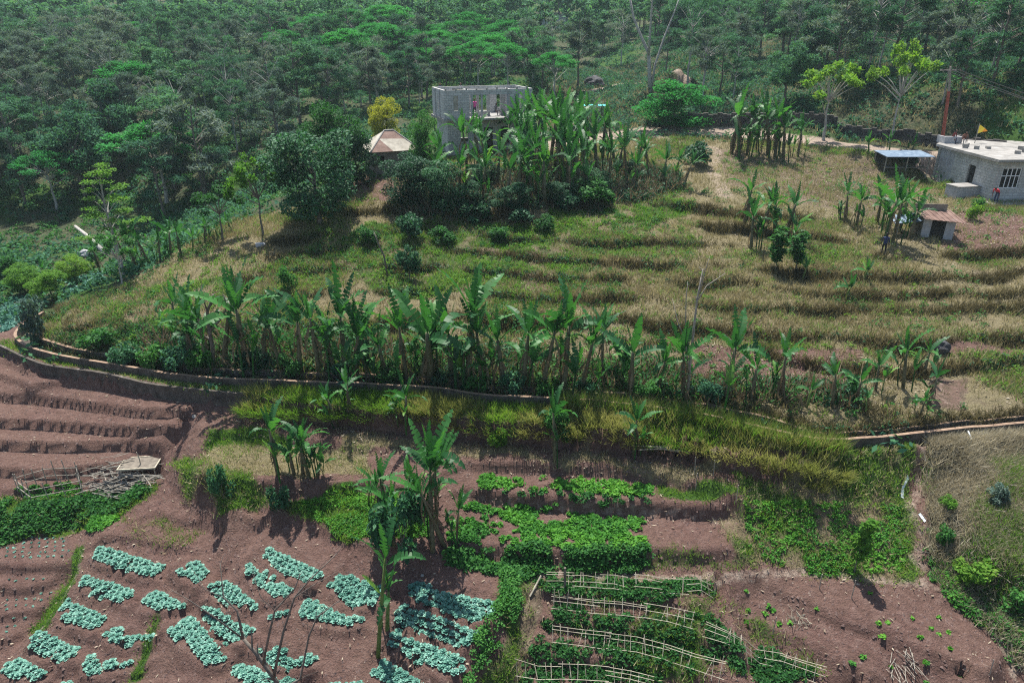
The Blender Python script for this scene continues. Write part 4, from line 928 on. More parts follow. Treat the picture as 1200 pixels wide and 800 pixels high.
# low concrete tank
tp = Vector(at(1119, 235, 6.45)); tk = tag(empty('concrete_tank', tp, R(8)), 'low pale concrete tank wall in front of the flat-roofed house', 'tank')
MB().box(0, 2.5, 0, 1.3, -.4, 1.0).build('tank_wall', M['concrete'], tk); MB().box(-.05, 2.55, -.05, 1.35, 1.003, 1.08).build('tank_top', M['palecon'], tk)
# tarpaulin shelter beside the flat-roofed house
sp_ = G(1035, 205); sh = tag(empty('lean_to_shelter', sp_), 'open lean-to with a bluish sheet roof left of the flat-roofed house', 'shelter')
ss = mpp(sp_); W_ = 50*ss
MB().box(-.2, W_+.2, -.3, 2.2, 1.55, 1.6, Matrix.Rotation(R(4), 4, 'X')).build('roof_sheet', M['blue'], sh)
for x in (0, W_/2, W_): MB().tube([(x, 0, -.3), (x, 0, 1.58)], .05, 6).build('post', M['deadwood'], sh)
for x in (0, W_): MB().tube([(x, 1.9, -.3), (x, 1.9, 1.68)], .05, 6).build('post', M['deadwood'], sh)
MB().box(0, W_, 1.95, 2.1, -.3, 1.6).build('rear_wall', M['stone'], sh); MB().box(.1, W_, .05, .5, .55, .6).build('shelf', M['wood'], sh)
# rusty shed
sp_ = G(1078, 278); rs = tag(empty('rusty_shed', sp_, R(-6)), 'small low shed with a rusty sheet roof and grey panels on the upper terrace', 'shed'); ss = mpp(sp_)
W_ = 36*ss; mb = MB(); mb.box(0, .55, 0, .04, -.3, 1.25).box(W_-.6, W_, 0, .04, -.3, 1.25); mb.build('wall_panel', M['concrete'], rs)
MB().box(.56, W_-.61, .02, .06, -.3, 1.2).build('door', M['black'], rs)
MB().box(0, W_, 1.6, 1.65, -.3, 1.9).box(0, .04, .05, 1.6, -.3, 1.5).box(W_-.04, W_, .05, 1.6, -.3, 1.2).build('wall', M['wood'], rs)
mb = MB(); 
for i in range(14):
    x = -.3+i*(W_+.6)/14; mb.box(x, x+(W_+.6)/14*.93, -.35, 2.1, 1.36+.02*(i % 2), 1.385+.02*(i % 2), Matrix.Rotation(R(7), 4, 'X') @ Matrix.Rotation(R(5), 4, 'Y'))
mb.build('roof_sheet', M['rust'], rs)
MB().box(-1.6, .1, .2, 1.5, 1.05, 1.09, Matrix.Rotation(R(10), 4, 'X') @ Matrix.Rotation(R(-8), 4, 'Y')).build('side_awning', M['blue'], rs)
MB().tube([(-1.4, .3, -.3), (-1.4, .3, .9)], .04, 6).build('post', M['deadwood'], rs)
# blue-green canopy and far houses
sp_ = G(680, 143); bs_ = tag(empty('canopy_shelter', sp_), 'thin turquoise-roofed open canopy by the yard behind the banana grove', 'shelter'); ss = mpp(sp_)
MB().box(-.3, 30*ss, -.2, 1.6, 1.7, 1.76).build('roof_sheet', M['bluegreen'], bs_)
for x, y in ((0, 0), (26*ss, 0), (0, 1.4), (26*ss, 1.4)): MB().tube([(x, y, -.3), (x, y, 1.7)], .05, 6).build('post', M['bark'], bs_)
def farhouse(px, py, wpx, hpx, label, mw, mr):
    p = G(px, py); s = mpp(p); W_, H_ = wpx*s, hpx*s; o = tag(empty('distant_house', p), label, 'house')
    mb = MB(); wall(mb, W_, -1, H_*.75, .2, [(W_*.2, W_*.3, H_*.25, H_*.6), (W_*.6, W_*.7, H_*.25, H_*.6)], T_((-W_/2, 0, 0))); mb.box(-W_/2, -W_/2+.2, .2, 5, -1, H_*.75).box(W_/2-.2, W_/2, .2, 5, -1, H_*.75).box(-W_/2, W_/2, 5, 5.2, -1, H_*.75); mb.build('wall', mw, o)
    MB().box(-W_*.55, -W_*.1, -.4, 5.5, H_*.753, H_*.8).box(-W_*.1+.01, W_*.3, -.4, 5.5, H_*.80, H_*.85).box(W_*.3+.01, W_*.55, -.4, 5.5, H_*.753, H_*.8).build('roof', mr, o)
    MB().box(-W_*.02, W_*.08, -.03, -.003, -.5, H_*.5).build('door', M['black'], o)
farhouse(643, 36, 44, 22, 'distant grey house with a pale stepped roof among the hilltop trees', M['concrete'], M['palecon'])
farhouse(1050, 27, 26, 10, 'tiny pale distant house half hidden by trees at the top right', M['palecon'], M['sheet'])
farhouse(536, 8, 18, 10, 'tiny distant house with a pinkish roof at the top edge of the forest', M['concrete'], M['rust'])

# pole, flag, wires
pb = G(1103, 178); dpt = pb.y; up_ = tag(empty('utility_pole', pb), 'leaning reddish-brown utility pole rising behind the flat-roofed house', 'pole')
tp1 = pY(1112, 107, dpt)-pb; tp2 = pY(1114, 78, dpt)-pb
MB().tube([(0, 0, -.5), tp1], [.16, .12], 8).build('pole_shaft', M['redpole'], up_); MB().tube([tp1, tp2], [.1, .08], 8).build('pole_top', M['deadwood'], up_)
MB().box(-.8, .6, -.06, .06, -.06, .06, T_(tp2-Vector((0, 0, .3)))).build('crossarm', M['deadwood'], up_)
for k, (dx, ex, ez) in enumerate(((-.7, 2, 0), (0, 2.6, -.4), (.5, 3.2, .5))):
    a = pb+tp2+Vector((dx, 0, -.2)); b_ = Vector((58+ex, 50, 9.5+ez)); pts = [a.lerp(b_, i/12)-Vector((0, 0, 1.0*4*(i/12)*(1-i/12))) for i in range(13)]
    tag(MB().tube(pts, .028, 4).build('power_line', M['wire']), 'dark power line sagging from the reddish pole down to the right, %s of three' % ('upper', 'middle', 'lower')[(k, k, k)[0]], 'cable', 'power lines from the reddish pole')
fp = Q[1]+Vector((2.9, 2.4, hw+.2)); fo = tag(empty('flag_pole', fp), 'small orange and yellow triangular flag on a thin pole above the flat roof', 'flag')
ftz = pY(1148, 146, fp.y).z-fp.z
MB().tube([(0, 0, -.1), (0, 0, ftz+.1)], .035, 6).build('pole_shaft', M['deadwood'], fo)
fm = MB(); fm.quad((.03, 0, ftz), (.03, 0, ftz-.75), (.45, .1, ftz-.62), (.5, -.08, ftz-.3)); fm.quad((.45, .1, ftz-.62), (.85, 0, ftz-.55), (.5, -.08, ftz-.3)); me = fm.mesh('flag_cloth', M['yellowcloth']); me.materials.append(M['orange']); me.polygons[1].material_index = 1; obj('flag_cloth', me, fo)

# rocks
def rock(name, px, py, wpx, hr, mat, label, seed, cat='boulder', group=None):
    p = G(px, py); s = mpp(p)*wpx/2; bm = []
    import bmesh
    b = bmesh.new(); bmesh.ops.create_icosphere(b, subdivisions=3, radius=1)
    for v in b.verts:
        c = v.co.copy(); f = .72+.5*vnoise(c.x*2+seed*3, c.y*2+c.z*3, 1)+.12*vnoise(c.x*7+seed, c.y*7+c.z*5, 1)
        v.co = Vector((c.x*f*s, c.y*f*s*.9, (c.z*f*hr+hr*.55)*s))
    me = bpy.data.meshes.new(name); b.to_mesh(me); me.materials.append(mat); o = obj(name, me); o.location = p-Vector((0, 0, .1*s)); return tag(o, label, cat, group)
rock('boulder', 1103, 413, 17, 1.15, M['rock'], 'dark grey upright boulder on the terraces at the right beside small banana plants', 2)
rock('boulder', 697, 103, 24, .8, M['rock'], 'large dark boulder at the bend of the dirt road above the houses', 5)
rock('stone', 228, 490, 5, .9, M['palecon'], 'small white stone at the end of the brown terraces', 6, 'stone')
rock('stone', 495, 675, 4, .8, M['palecon'], 'small pale stone between the banana shadows and the cabbage rows', 7, 'stone')
rock('boulder', 100, 300, 17, .6, M['concrete'], 'pale grey flat boulder in the valley behind the left trees', 8)
rock('boulder', 305, 288, 12, .5, M['concrete'], 'low grey rock on the dry grass left of the big dark tree', 9)

# people
def person(label, loc, Hm, rz, shirt, trousers, bend=0., arms=(.15, .15), sit=False, hair=True):
    s = Hm/1.7; c, sn = math.cos(bend), math.sin(bend)
    hip = .88 if not sit else .45
    def tor(y, z): return (y*c+z*sn, -y*sn+z*c)            # forward lean about the hip (forward = -Y)
    def up(x, y, z):
        zz = z-.0; yy = y*c-zz*sn; return (x, yy, hip+zz*c+y*sn)
    P = {}; E = []; Rr = []; names = []
    def v(n, co, r): P[n] = len(names); names.append(co); Rr.append(r); return P[n]
    v('pel', (0, 0, hip), .13); v('wa', up(0, 0, .18), .12); v('ch', up(0, 0, .38), .145); v('nk', up(0, 0, .54), .055); v('h0', up(0, -.01, .60), .075); v('h1', up(0, -.015, .70), .095); v('h2', up(0, 0, .79), .06)
    E += [('pel', 'wa'), ('wa', 'ch'), ('ch', 'nk'), ('nk', 'h0'), ('h0', 'h1'), ('h1', 'h2')]
    for k, sx in ((0, 1), (1, -1)):
        q = 'LR'[k]; a = arms[k]
        v('sh'+q, up(sx*.18, 0, .46), .058); v('el'+q, up(sx*.24, -.28*math.sin(a), .46-.28*math.cos(a)), .042); v('wr'+q, up(sx*.23, -.28*math.sin(a)-.25*math.sin(a+.35), .46-.28*math.cos(a)-.25*math.cos(a+.35)), .026); v('pm'+q, up(sx*.23, -.28*math.sin(a)-.33*math.sin(a+.35), .46-.28*math.cos(a)-.33*math.cos(a+.35)), .026)
        E += [('ch', 'sh'+q), ('sh'+q, 'el'+q), ('el'+q, 'wr'+q), ('wr'+q, 'pm'+q)]
        for f in range(5):
            ln = (.045, .075, .085, .08, .06)[f]; off = (f-2)*.018
            n1 = 'f%d%s' % (f, q); b0 = names[P['pm'+q]]; v(n1, (b0[0]+(.02*(-sx) if f == 0 else .004), b0[1]+off-(.03 if f == 0 else 0), b0[2]-ln), .009); E.append(('pm'+q, n1))
        if sit: v('kn'+q, (sx*.1, -.42, .48), .06); v('an'+q, (sx*.1, -.45, .07), .04)
        else: v('kn'+q, (sx*.1, -.03, hip*.53), .062); v('an'+q, (sx*.1, .02, .07), .042)
        v('hp'+q, (sx*.09, 0, hip-.04), .085); v('to'+q, (sx*.11, names[P['an'+q]][1]-.16, .03), .035)
        E += [('pel', 'hp'+q), ('hp'+q, 'kn'+q), ('kn'+q, 'an'+q), ('an'+q, 'to'+q)]
    me = bpy.data.meshes.new('person'); me.from_pydata([tuple(x*s for x in co) for co in names], [(P[a], P[b]) for a, b in E], [])
    t = bpy.data.objects.new('tmp', me); COL.objects.link(t)
    m1 = t.modifiers.new('s', 'SKIN'); m2 = t.modifiers.new('u', 'SUBSURF'); m2.levels = 1; m2.render_levels = 1
    for i, sv in enumerate(me.skin_vertices[0].data): sv.radius = (Rr[i]*s, Rr[i]*s*(.8 if names[i][2] < hip+.5 else 1)); sv.use_root = (i == 0)
    dg = bpy.context.evaluated_depsgraph_get(); body = bpy.data.meshes.new_from_object(t.evaluated_get(dg)); bpy.data.objects.remove(t)
    body.materials.clear()
    for m_ in (M['skin'], shirt, trousers, M['hair']): body.materials.append(m_)
    hz = [Vector(names[P[k]])*s for k in ('h0', 'h1', 'h2', 'nk', 'elL', 'elR', 'wrL', 'wrR')]
    for p in body.polygons:
        c_ = p.center; dh = (c_-hz[1]).length; dn = (c_-hz[3]).length; dw = min((c_-hz[6]).length, (c_-hz[7]).length)
        if dh < .17*s: p.material_index = 3 if (hair and (c_.y > hz[1].y-.02*s or c_.z > hz[2].z-.03*s)) else 0
        elif dw < .16*s: p.material_index = 0
        elif c_.z < .09*s: p.material_index = 3
        elif c_.z < hip*s+.02 and (not sit or True): p.material_index = 2
        else: p.material_index = 1
        p.use_smooth = True
    o = obj('person', body); o.location = loc; o.rotation_euler = (0, 0, rz); return tag(o, label, 'person')
def hloc(x, y, z): return ho.matrix_basis @ Vector((x, y, z))
def WM(o): return Matrix.Translation(o.location) @ o.rotation_euler.to_matrix().to_4x4()
person('person in a pink top standing on the open upper floor of the grey house', WM(ho) @ Vector((3.0, .75, zs)), 1.65, TH, M['pink'], M['navy'])
person('person in grey clothes sitting at the doorway of the upper floor', WM(ho) @ Vector((5.1, 1.15, zs)), 1.6, TH+.4, M['greycloth'], M['navy'], .2, (.6, .6), True)
person('person with dark hair standing behind the upper left wall of the grey house', WM(ho) @ Vector((.9, Dp+.0-.0, zt-1.25)), 1.6, TH, M['navy'], M['navy'], 0, (.3, .3)).location += Vector((0, .0, 0))
person('person in grey looking over the top of the upper wall of the grey house', WM(ho) @ Vector((2.9, Dp, zt-1.25)), 1.6, TH+.3, M['greycloth'], M['navy'], 0, (.4, .3))
MB_ = MB(); MB_.box(.2, 3.6, Dp+.02-.0, Dp+.9, zt-1.33, zt-1.25).tube([(.3, Dp+.85, -.8), (.3, Dp+.85, zt-1.33)], .05).tube([(3.5, Dp+.85, -.8), (3.5, Dp+.85, zt-1.33)], .05)
MB_.build('scaffold_platform', M['wood'], ho)
for o_ in [o for o in bpy.data.objects if o.name.startswith('person')]:
    if 'upper wall' in o_['label'] or 'upper left wall' in o_['label']: o_.location += (RZ(TH) @ Vector((0, .4, 0)))
person('person in a bright red top bending forward in front of the flat-roofed house', Vector((Q[0].x-.05, Q[0].y-.9, 6.65)), 1.65, R(-60), M['red'], M['navy'], 1.0, (.5, .6))
person('person in dark red clothes sitting on the flat roof, left of another', Vector((Q[1].x+1.0, Q[1].y+2.6, gzr+hw+.2)), 1.6, R(30), rough_mat('dark_red_cloth', (.18, .04, .04), (.24, .06, .05)), M['navy'], .3, (.5, .5), True)
person('person in brown clothes crouching on the flat roof, right of another', Vector((Q[1].x+1.8, Q[1].y+2.2, gzr+hw+.2)), 1.5, R(-20), rough_mat('brown_cloth', (.16, .07, .05), (.22, .1, .07)), M['greycloth'], .4, (.6, .5), True)
person('tiny person in a red top standing under the turquoise canopy', G(677, 143)+Vector((0, -.3, 0)), 1.6, 0, M['red'], M['navy'])
person('small person in dark blue standing on the upper terraces below the rusty shed', G(1034, 300), 1.55, R(150), M['navy'], M['black'])
#==PART3==
# ================================================================== banana plants
rowA = [(205,400,325),(222,425,335),(245,428,330),(262,430,308),(290,435,318),(308,432,345),(330,436,345),(352,440,335),(375,440,330),(392,438,352),(405,440,322),(418,441,350),(432,443,345),(455,447,358),(478,448,340),(492,450,360),(505,448,316),(530,452,345),(548,452,318),(565,455,352),(590,457,355),(612,458,350),(635,458,342),(660,462,332),(680,460,358),(705,440,360),(740,462,362),(770,455,385),(800,468,375),(850,470,368),(880,470,400),(915,466,383),(945,478,436),(975,476,415),(1003,472,420),(1026,458,404),(1014,485,452),(1058,455,380),(1082,440,393),(1088,475,418),(1078,488,455)]
n = len(rowA)
for i, (x, y, t) in enumerate(sorted(rowA)):
    hh = y-t; d = 'tall' if hh > 108 else ('small' if hh < 60 else 'leafy'); 
    if i < 13: lab = 'banana plant in the dense left stretch of the canal row, %s' % ordw(i, 13)
    elif i < 27: lab = 'banana plant in the middle stretch of the canal row, %s' % ordw(i-13, 14)
    else: lab = '%s banana plant in the thin right stretch of the canal row, %s' % (d, ordw(i-27, 14))
    banana(x, y, t, lab, 'banana plants in the row above the canal')
rowH = [(503,225,172),(520,215,150),(538,238,168),(548,205,128),(560,190,136),(565,240,170),(582,222,150),(590,244,175),(600,205,132),(608,236,160),(622,222,140),(632,200,118),(638,243,165),(645,190,112),(652,225,140),(655,205,120),(668,240,158),(672,200,126),(680,218,135),(690,232,150),(700,205,140),(712,222,165),(610,185,122),(622,178,116),(640,184,112),(662,182,114),(690,180,120),(618,212,135),(648,210,126),(676,188,118),(706,188,128),(590,182,130),(720,190,132),(664,222,145),(630,230,150),(570,205,138)]
rowH2 = [(722,205,152),(735,216,148),(748,200,150),(740,222,175),(760,210,158),(775,218,170),(790,212,172),(800,222,178)]
for nm, L in (('in grove below two-storey house', rowH), ('right of the dark grove below the road', rowH2)):
    L = sorted(L); k = len(L)
    for i, (x, y, t) in enumerate(L):
        if k > 20: lab = 'banana plant %s, %s of the %s half' % (nm, ordw(i % 18, 18), 'left' if i < 18 else 'right')
        else: lab = 'banana plant %s, %s' % (nm, ordw(i, k))
        banana(x, y, t-(12 if x > 590 and k > 20 else 4), lab, 'banana plants below the grey house', random.choice((0, 2, 4, 6)))
GR = [
 ('in the thick clump beside the dirt road', [(857,180,100),(866,183,95),(875,182,108),(900,182,105),(908,186,112),(918,188,120),(886,176,128),(935,184,132)]),
 ('on the upper terraces below the roadside clump', [(872,262,196),(880,292,220),(893,270,212),(908,268,214),(920,280,205),(930,262,222),(929,300,255)]),
 ('near the rusty shed on the upper terraces', [(990,262,200),(1003,266,212),(1028,262,205),(1038,278,198),(1046,284,204),(1054,270,210),(1066,280,220)]),
 ('in the group on the left ledge', [(326,557,478),(345,556,505),(355,555,488),(362,558,494),(372,559,520)]),
 ('in the big clump of the lower field', [(432,590,555),(447,620,545),(455,608,520),(462,640,560),(478,600,530),(500,600,510),(507,646,512),(520,640,530),(512,620,518),(535,640,575)]),
 ('beside the cabbage rows in front of the big clump', [(443,768,636),(454,738,660)]),
 ('standing alone against the grassy canal bank', [(396,498,446),(412,490,430),(476,505,440),(466,500,468),(650,540,458),(742,534,466)]),
 ('behind the crest on the far left slope', [(148,312,262),(160,316,255),(175,310,258),(188,306,262),(200,300,250),(212,300,256),(226,292,262),(240,285,250),(256,280,252),(272,270,248),(52,330,300),(118,320,270)]),
 ('small on the right terraces', [(990,352,318),(940,330,296),(1012,330,300)]),
 ('at the roadside beside the utility pole', [(1018,178,152),(1042,178,150),(1066,182,156)]),
 ('on the far slopes behind the road', [(1158,132,108),(805,88,66),(872,80,62)]),
]
for nm, L in GR:
    L = sorted(L); k = len(L)
    for i, (x, y, t) in enumerate(L):
        lab = 'banana plant %s' % nm + ('' if k == 1 else ', %s' % ordw(i, k))
        banana(x, y, t, lab, 'banana plants '+nm if k > 1 else None, 2 if 'big clump' in nm and x > 495 else (11 if x == 443 else (5 if x == 454 else None)), .78 if 'big clump' in nm else 1)
tag(banana(223, 412, 375, 'very small banana shoot in the weeds left of the row above the canal', None, 5))

# ================================================================== individual trees and shrubs
P_ = ptree
P_('broadleaf_tree', 'full', 21, 'dark', 'bark', 375, 262, 150, 118, 'big round dark glossy tree at the left shoulder of the terraced hill')
P_('broadleaf_tree', 'full', 22, 'mid', 'bark', 392, 225, 125, 78, 'green tree directly behind the big round dark tree')
P_('broadleaf_tree', 'full', 23, 'dark', 'bark', 418, 215, 150, 55, 'dark tree left of the hut with the tin roof')
P_('yellow_tree', 'full', 24, 'yellow', 'bark', 455, 172, 112, 46, 'bright yellow-green tree behind the tin-roofed hut')
P_('broadleaf_tree', 'full', 25, 'mid', 'bark', 499, 205, 128, 42, 'green leafy tree between the hut and the two-storey house')
P_('broadleaf_tree', 'full', 21, 'dark', 'bark', 480, 240, 180, 75, 'low dark tree in front of the hut')
P_('broadleaf_tree', 'full', 23, 'dark', 'bark', 520, 245, 188, 60, 'dark bushy tree at the left end of the banana grove')
P_('umbrella_tree', 'full', 26, 'flatforest', 'bark', 790, 150, 98, 98, 'wide flat bright green tree beside the dirt road')
P_('layered_tree', 'layered', 27, 'lime', 'palebark', 145, 322, 200, 78, 'pale green tree with thin horizontal layers at the left edge of the hill')
P_('sparse_tree', 'sparse', 28, 'lime', 'bark', 308, 276, 178, 60, 'slender lime-green tree on the dry crest left of the big dark tree')
P_('sparse_tree', 'sparse', 29, 'mid', 'bark', 262, 282, 212, 62, 'small open green tree on the dry crest, second left of the big dark tree')
P_('sparse_tree', 'sparse', 30, 'mid', 'palebark', 143, 333, 268, 46, 'small leaning tree in front of the layered pale green tree')
P_('roadside_tree', 'sparse', 31, 'lime', 'palebark', 965, 164, 66, 74, 'yellow-green open tree with pale branches by the road, left of its twin')
P_('roadside_tree', 'sparse', 32, 'lime', 'palebark', 1042, 168, 48, 66, 'yellow-green open tree with pale branches by the road, right of its twin')
P_('bushy_tree', 'full', 33, 'lime', 'bark', 30, 345, 312, 48, 'low lime-green bushy tree beside the far left cabbage plot, leftmost')
P_('bushy_tree', 'full', 34, 'lime', 'bark', 90, 332, 300, 42, 'low lime-green bushy tree beside the far left cabbage plot, rightmost')
P_('bushy_tree', 'full', 35, 'lime', 'bark', 62, 352, 318, 44, 'low lime-green bushy tree beside the far left cabbage plot, in the middle')
P_('bushy_tree', 'shrub', 36, 'mid', 'bark', 12, 325, 298, 34, 'dark green bush at the left edge above the lime-green bushy trees', 'bush')
P_('round_shrub', 'shrub', 37, 'dark', 'bark', 480, 328, 284, 34, 'round blue-green shrub standing alone on the mid terraces', 'shrub')
P_('slim_shrub', 'slim', 38, 'mid', 'bark', 908, 318, 265, 26, 'slim dull shrub on the terraces below the upper bananas', 'shrub')
P_('slim_shrub', 'slim', 39, 'lime', 'bark', 1001, 672, 610, 26, 'narrow lime-green young tree alone on the green slope at the lower right', 'tree')
P_('slim_shrub', 'slim', 38, 'mid', 'bark', 932, 318, 272, 24, 'slim green shrub right of the dull one on the terraces', 'shrub')
P_('dark_bush', 'shrub', 40, 'dark', 'bark', 262, 585, 540, 30, 'dark green bush on the bank left of the ledge bananas', 'bush')
P_('dark_bush', 'shrub', 41, 'dark', 'bark', 330, 598, 562, 28, 'dark green bush under the ledge bananas', 'bush')
P_('climbing_bush', 'shrub', 42, 'dark', 'bark', 470, 650, 575, 70, 'dark blue-green bush within the big banana clump', 'bush')
P_('climbing_bush', 'shrub', 43, 'dark', 'bark', 440, 640, 600, 36, 'small dark bush at the left foot of the big banana clump', 'bush')
P_('vine_bush', 'shrub', 44, 'mid', 'bark', 652, 525, 480, 40, 'leafy vine bush wrapped round the banana plant on the canal bank', 'bush')
P_('low_bush', 'shrub', 45, 'lime', 'bark', 582, 524, 498, 26, 'yellow-green weed bush below the canal bank', 'bush')
P_('low_bush', 'shrub', 46, 'mid', 'bark', 338, 340, 308, 26, 'small green bush above the left end of the banana row', 'bush')
P_('low_bush', 'shrub', 47, 'lime', 'bark', 1137, 688, 656, 56, 'bright lime-green bush overhanging the dark gully at the right', 'bush')
P_('low_bush', 'shrub', 48, 'lime', 'bark', 1187, 282, 262, 20, 'bright green shrub right of the rusty shed', 'shrub').location = G(1112, 268)
P_('low_bush', 'shrub', 49, 'lime', 'bark', 1139, 258, 236, 20, 'small bright green shrub in front of the terrace slab', 'shrub')
P_('low_bush', 'shrub', 50, 'mid', 'bark', 1146, 245, 230, 16, 'small green shrub beside the concrete tank', 'shrub')
P_('grey_bush', 'shrub', 51, 'dullforest', 'deadwood', 50, 398, 345, 40, 'grey-leaved bush with pink tips at the bend of the canal', 'bush')
P_('dark_bush', 'shrub', 52, 'dark', 'bark', 760, 210, 175, 46, 'dark rounded bush under the bananas below the road', 'bush').location = G(815, 195)
P_('dark_bush', 'shrub', 53, 'mid', 'bark', 695, 240, 205, 50, 'grey-green bush at the right foot of the banana grove', 'bush')
for i, (x, y, t, w_) in enumerate(sorted([(560,262,235,44),(480,282,245,40),(430,288,262,34),(610,262,240,40),(520,285,262,36),(665,250,222,38),(585,285,262,30),(640,270,250,30)])):
    P_('grove_bush', 'shrub', 54+i % 3, ('mid', 'dark')[i % 2], 'bark', x, y, t, w_, 'leafy bush in the fringe below the banana grove, %s of eight' % ordw(i, 8), 'bush', 'bushes fringing the banana grove')
for i, (x, y, t, w_) in enumerate(sorted([(150,432,395,40),(185,436,400,40),(215,438,395,44),(118,415,380,46),(240,440,402,38),(300,440,408,40),(345,442,412,36),(460,450,420,40),(560,460,430,40),(520,455,428,34),(600,462,432,36),(690,466,440,36),(830,472,442,34),(760,470,446,34),(400,446,416,36),(640,464,438,34)])):
    P_('undergrowth_bush', 'shrub', 57+i % 3, ('mid', 'dark', 'mid', 'forest')[i % 4], 'bark', x, y, t, w_, 'undergrowth bush at the feet of the canal banana row, %s of sixteen' % ordw(i, 16), 'bush', 'bushes under the canal banana row')
for i, (x, y, t, w_) in enumerate(sorted([(1108,598,580,26),(1102,640,616,28),(1168,592,568,32),(1188,720,692,46)])):
    P_('slope_bush', 'shrub', 60+i % 3, ('mid', 'lime', 'dullforest')[i % 3], 'deadwood', x, y, t, w_, 'bush on the grassy slope right of the footpath, %s' % ordw(i, 4), 'bush', 'bushes right of the footpath')

for i, (x, y, t, w_) in enumerate(sorted([(545,244,212,50),(600,246,214,54),(655,242,210,50),(695,230,200,44),(570,222,190,40),(735,206,186,40)])):
    P_('grove_tree', 'full', 64+i % 3, 'dark', 'bark', x, y, t, w_, 'dark bushy low tree among the grove bananas below the house, %s' % ordw(i, 6), 'tree', 'dark low trees in the banana grove')
# bare trees with limbs traced in three dimensions
def bare(name, base, Y, br, mat, label, seed=1, twig=True):
    rnd = random.Random(seed); o = tag(empty(name, base), label, 'tree'); first = True
    for pl, r0, r1, dy in br:
        n = len(pl); pts = [pY(x, y, Y+dy*i/max(1, n-1))-base for i, (x, y) in enumerate(pl)]
        if first: pts[0] = Vector((0, 0, -.3))
        mb = MB(); mb.tube(pts, [r0+(r1-r0)*i/(n-1) for i in range(n)], 7)
        if not first or n > 3:
            for i in range(1 if not first else 2, n):
                for k in range(3 if twig else 1):
                    p = pts[i-1].lerp(pts[i], rnd.random()); d = (pts[i]-pts[i-1]).normalized()+Vector([rnd.uniform(-.8, .8) for _ in range(3)]); q = p+d.normalized()*rnd.uniform(.3, .9)*(1 if twig else .5); mb.tube([p, p.lerp(q, .5)+Vector((0, 0, .05)), q], [r1*.7, r1*.5, r1*.25], 4, False)
        mb.build('trunk' if first else 'branch', mat, o, True); first = False
    return o
b0 = Vector(pY(322, 830, 17.2)); b0.z = gz(b0.x, b0.y)
bare('bare_tree', b0, 17.2, [([(322, 830), (325, 800), (318, 790), (300, 765), (285, 748)], .09, .055, .3), ([(285, 748), (278, 715), (262, 700), (258, 660)], .048, .014, .6), ([(285, 748), (250, 722), (225, 705), (200, 690)], .03, .008, -.5), ([(308, 778), (316, 740), (322, 715), (345, 690), (352, 672)], .046, .014, -.4), ([(320, 795), (332, 740), (345, 700), (362, 680), (395, 648)], .05, .014, .5), ([(345, 700), (372, 682), (395, 670)], .015, .006, .6), ([(322, 812), (352, 795), (362, 745), (372, 722), (398, 703)], .05, .014, -.2), ([(262, 700), (240, 690), (228, 670)], .015, .006, .3), ([(322, 715), (306, 700), (296, 672)], .015, .006, .3)], M['bark'], 'leafless grey tree in front of the cabbage beds at the bottom edge', 4)
b1 = G(806, 466)
bare('dead_tree', b1, b1.y, [([(806, 466), (808, 430), (812, 395), (817, 350), (824, 315)], .09, .03, .2), ([(808, 440), (803, 400), (804, 350), (806, 330)], .04, .012, -.3), ([(816, 355), (828, 335), (850, 320)], .03, .01, .4), ([(820, 345), (826, 318), (832, 300)], .03, .01, -.2), ([(810, 410), (795, 380), (788, 350)], .03, .008, .3)], M['deadwood'], 'tall thin leafless tree rising from the right half of the banana row', 5, False)
b2 = G(762, 106)
bare('tall_tree', b2, b2.y, [([(762, 106), (761, 80), (760, 62), (752, 45), (742, 20), (736, -15)], .26, .1, 1), ([(760, 65), (762, 35), (764, 5), (768, -20)], .15, .07, -1), ([(763, 104), (768, 75), (778, 45), (790, 15), (800, -12)], .16, .06, 1)], M['palebark'], 'tall pale forked trunk beside the bend of the dirt road', 6)
b3 = G(250, 432)
bare('leafless_tree', b3, b3.y, [([(250, 432), (249, 405), (245, 385), (243, 365), (250, 345)], .12, .06, .1), ([(246, 388), (258, 375), (266, 360), (262, 345)], .06, .025, -.3), ([(243, 365), (238, 350), (236, 335)], .04, .015, .2)], M['bark'], 'dark gnarled tree trunk among the left bananas above the canal', 7)
b4 = G(92, 293)
tag(MB().tube([G(92, 280)+Vector((0, 0, 1.2)), G(108, 290)+Vector((0, 0, .9)), G(125, 300)+Vector((0, 0, .2))], [.12, .16, .2], 8).build('fallen_trunk', M['palebark'], None, True), 'pale fallen tree trunk in the valley behind the left crest', 'log')
b5 = G(455, 326)
bare('dead_sapling', b5, b5.y, [([(455, 326), (450, 300), (442, 282), (438, 272)], .06, .03, .1)], M['bark'], 'thin bare sapling left of the round blue-green shrub', 8, False)

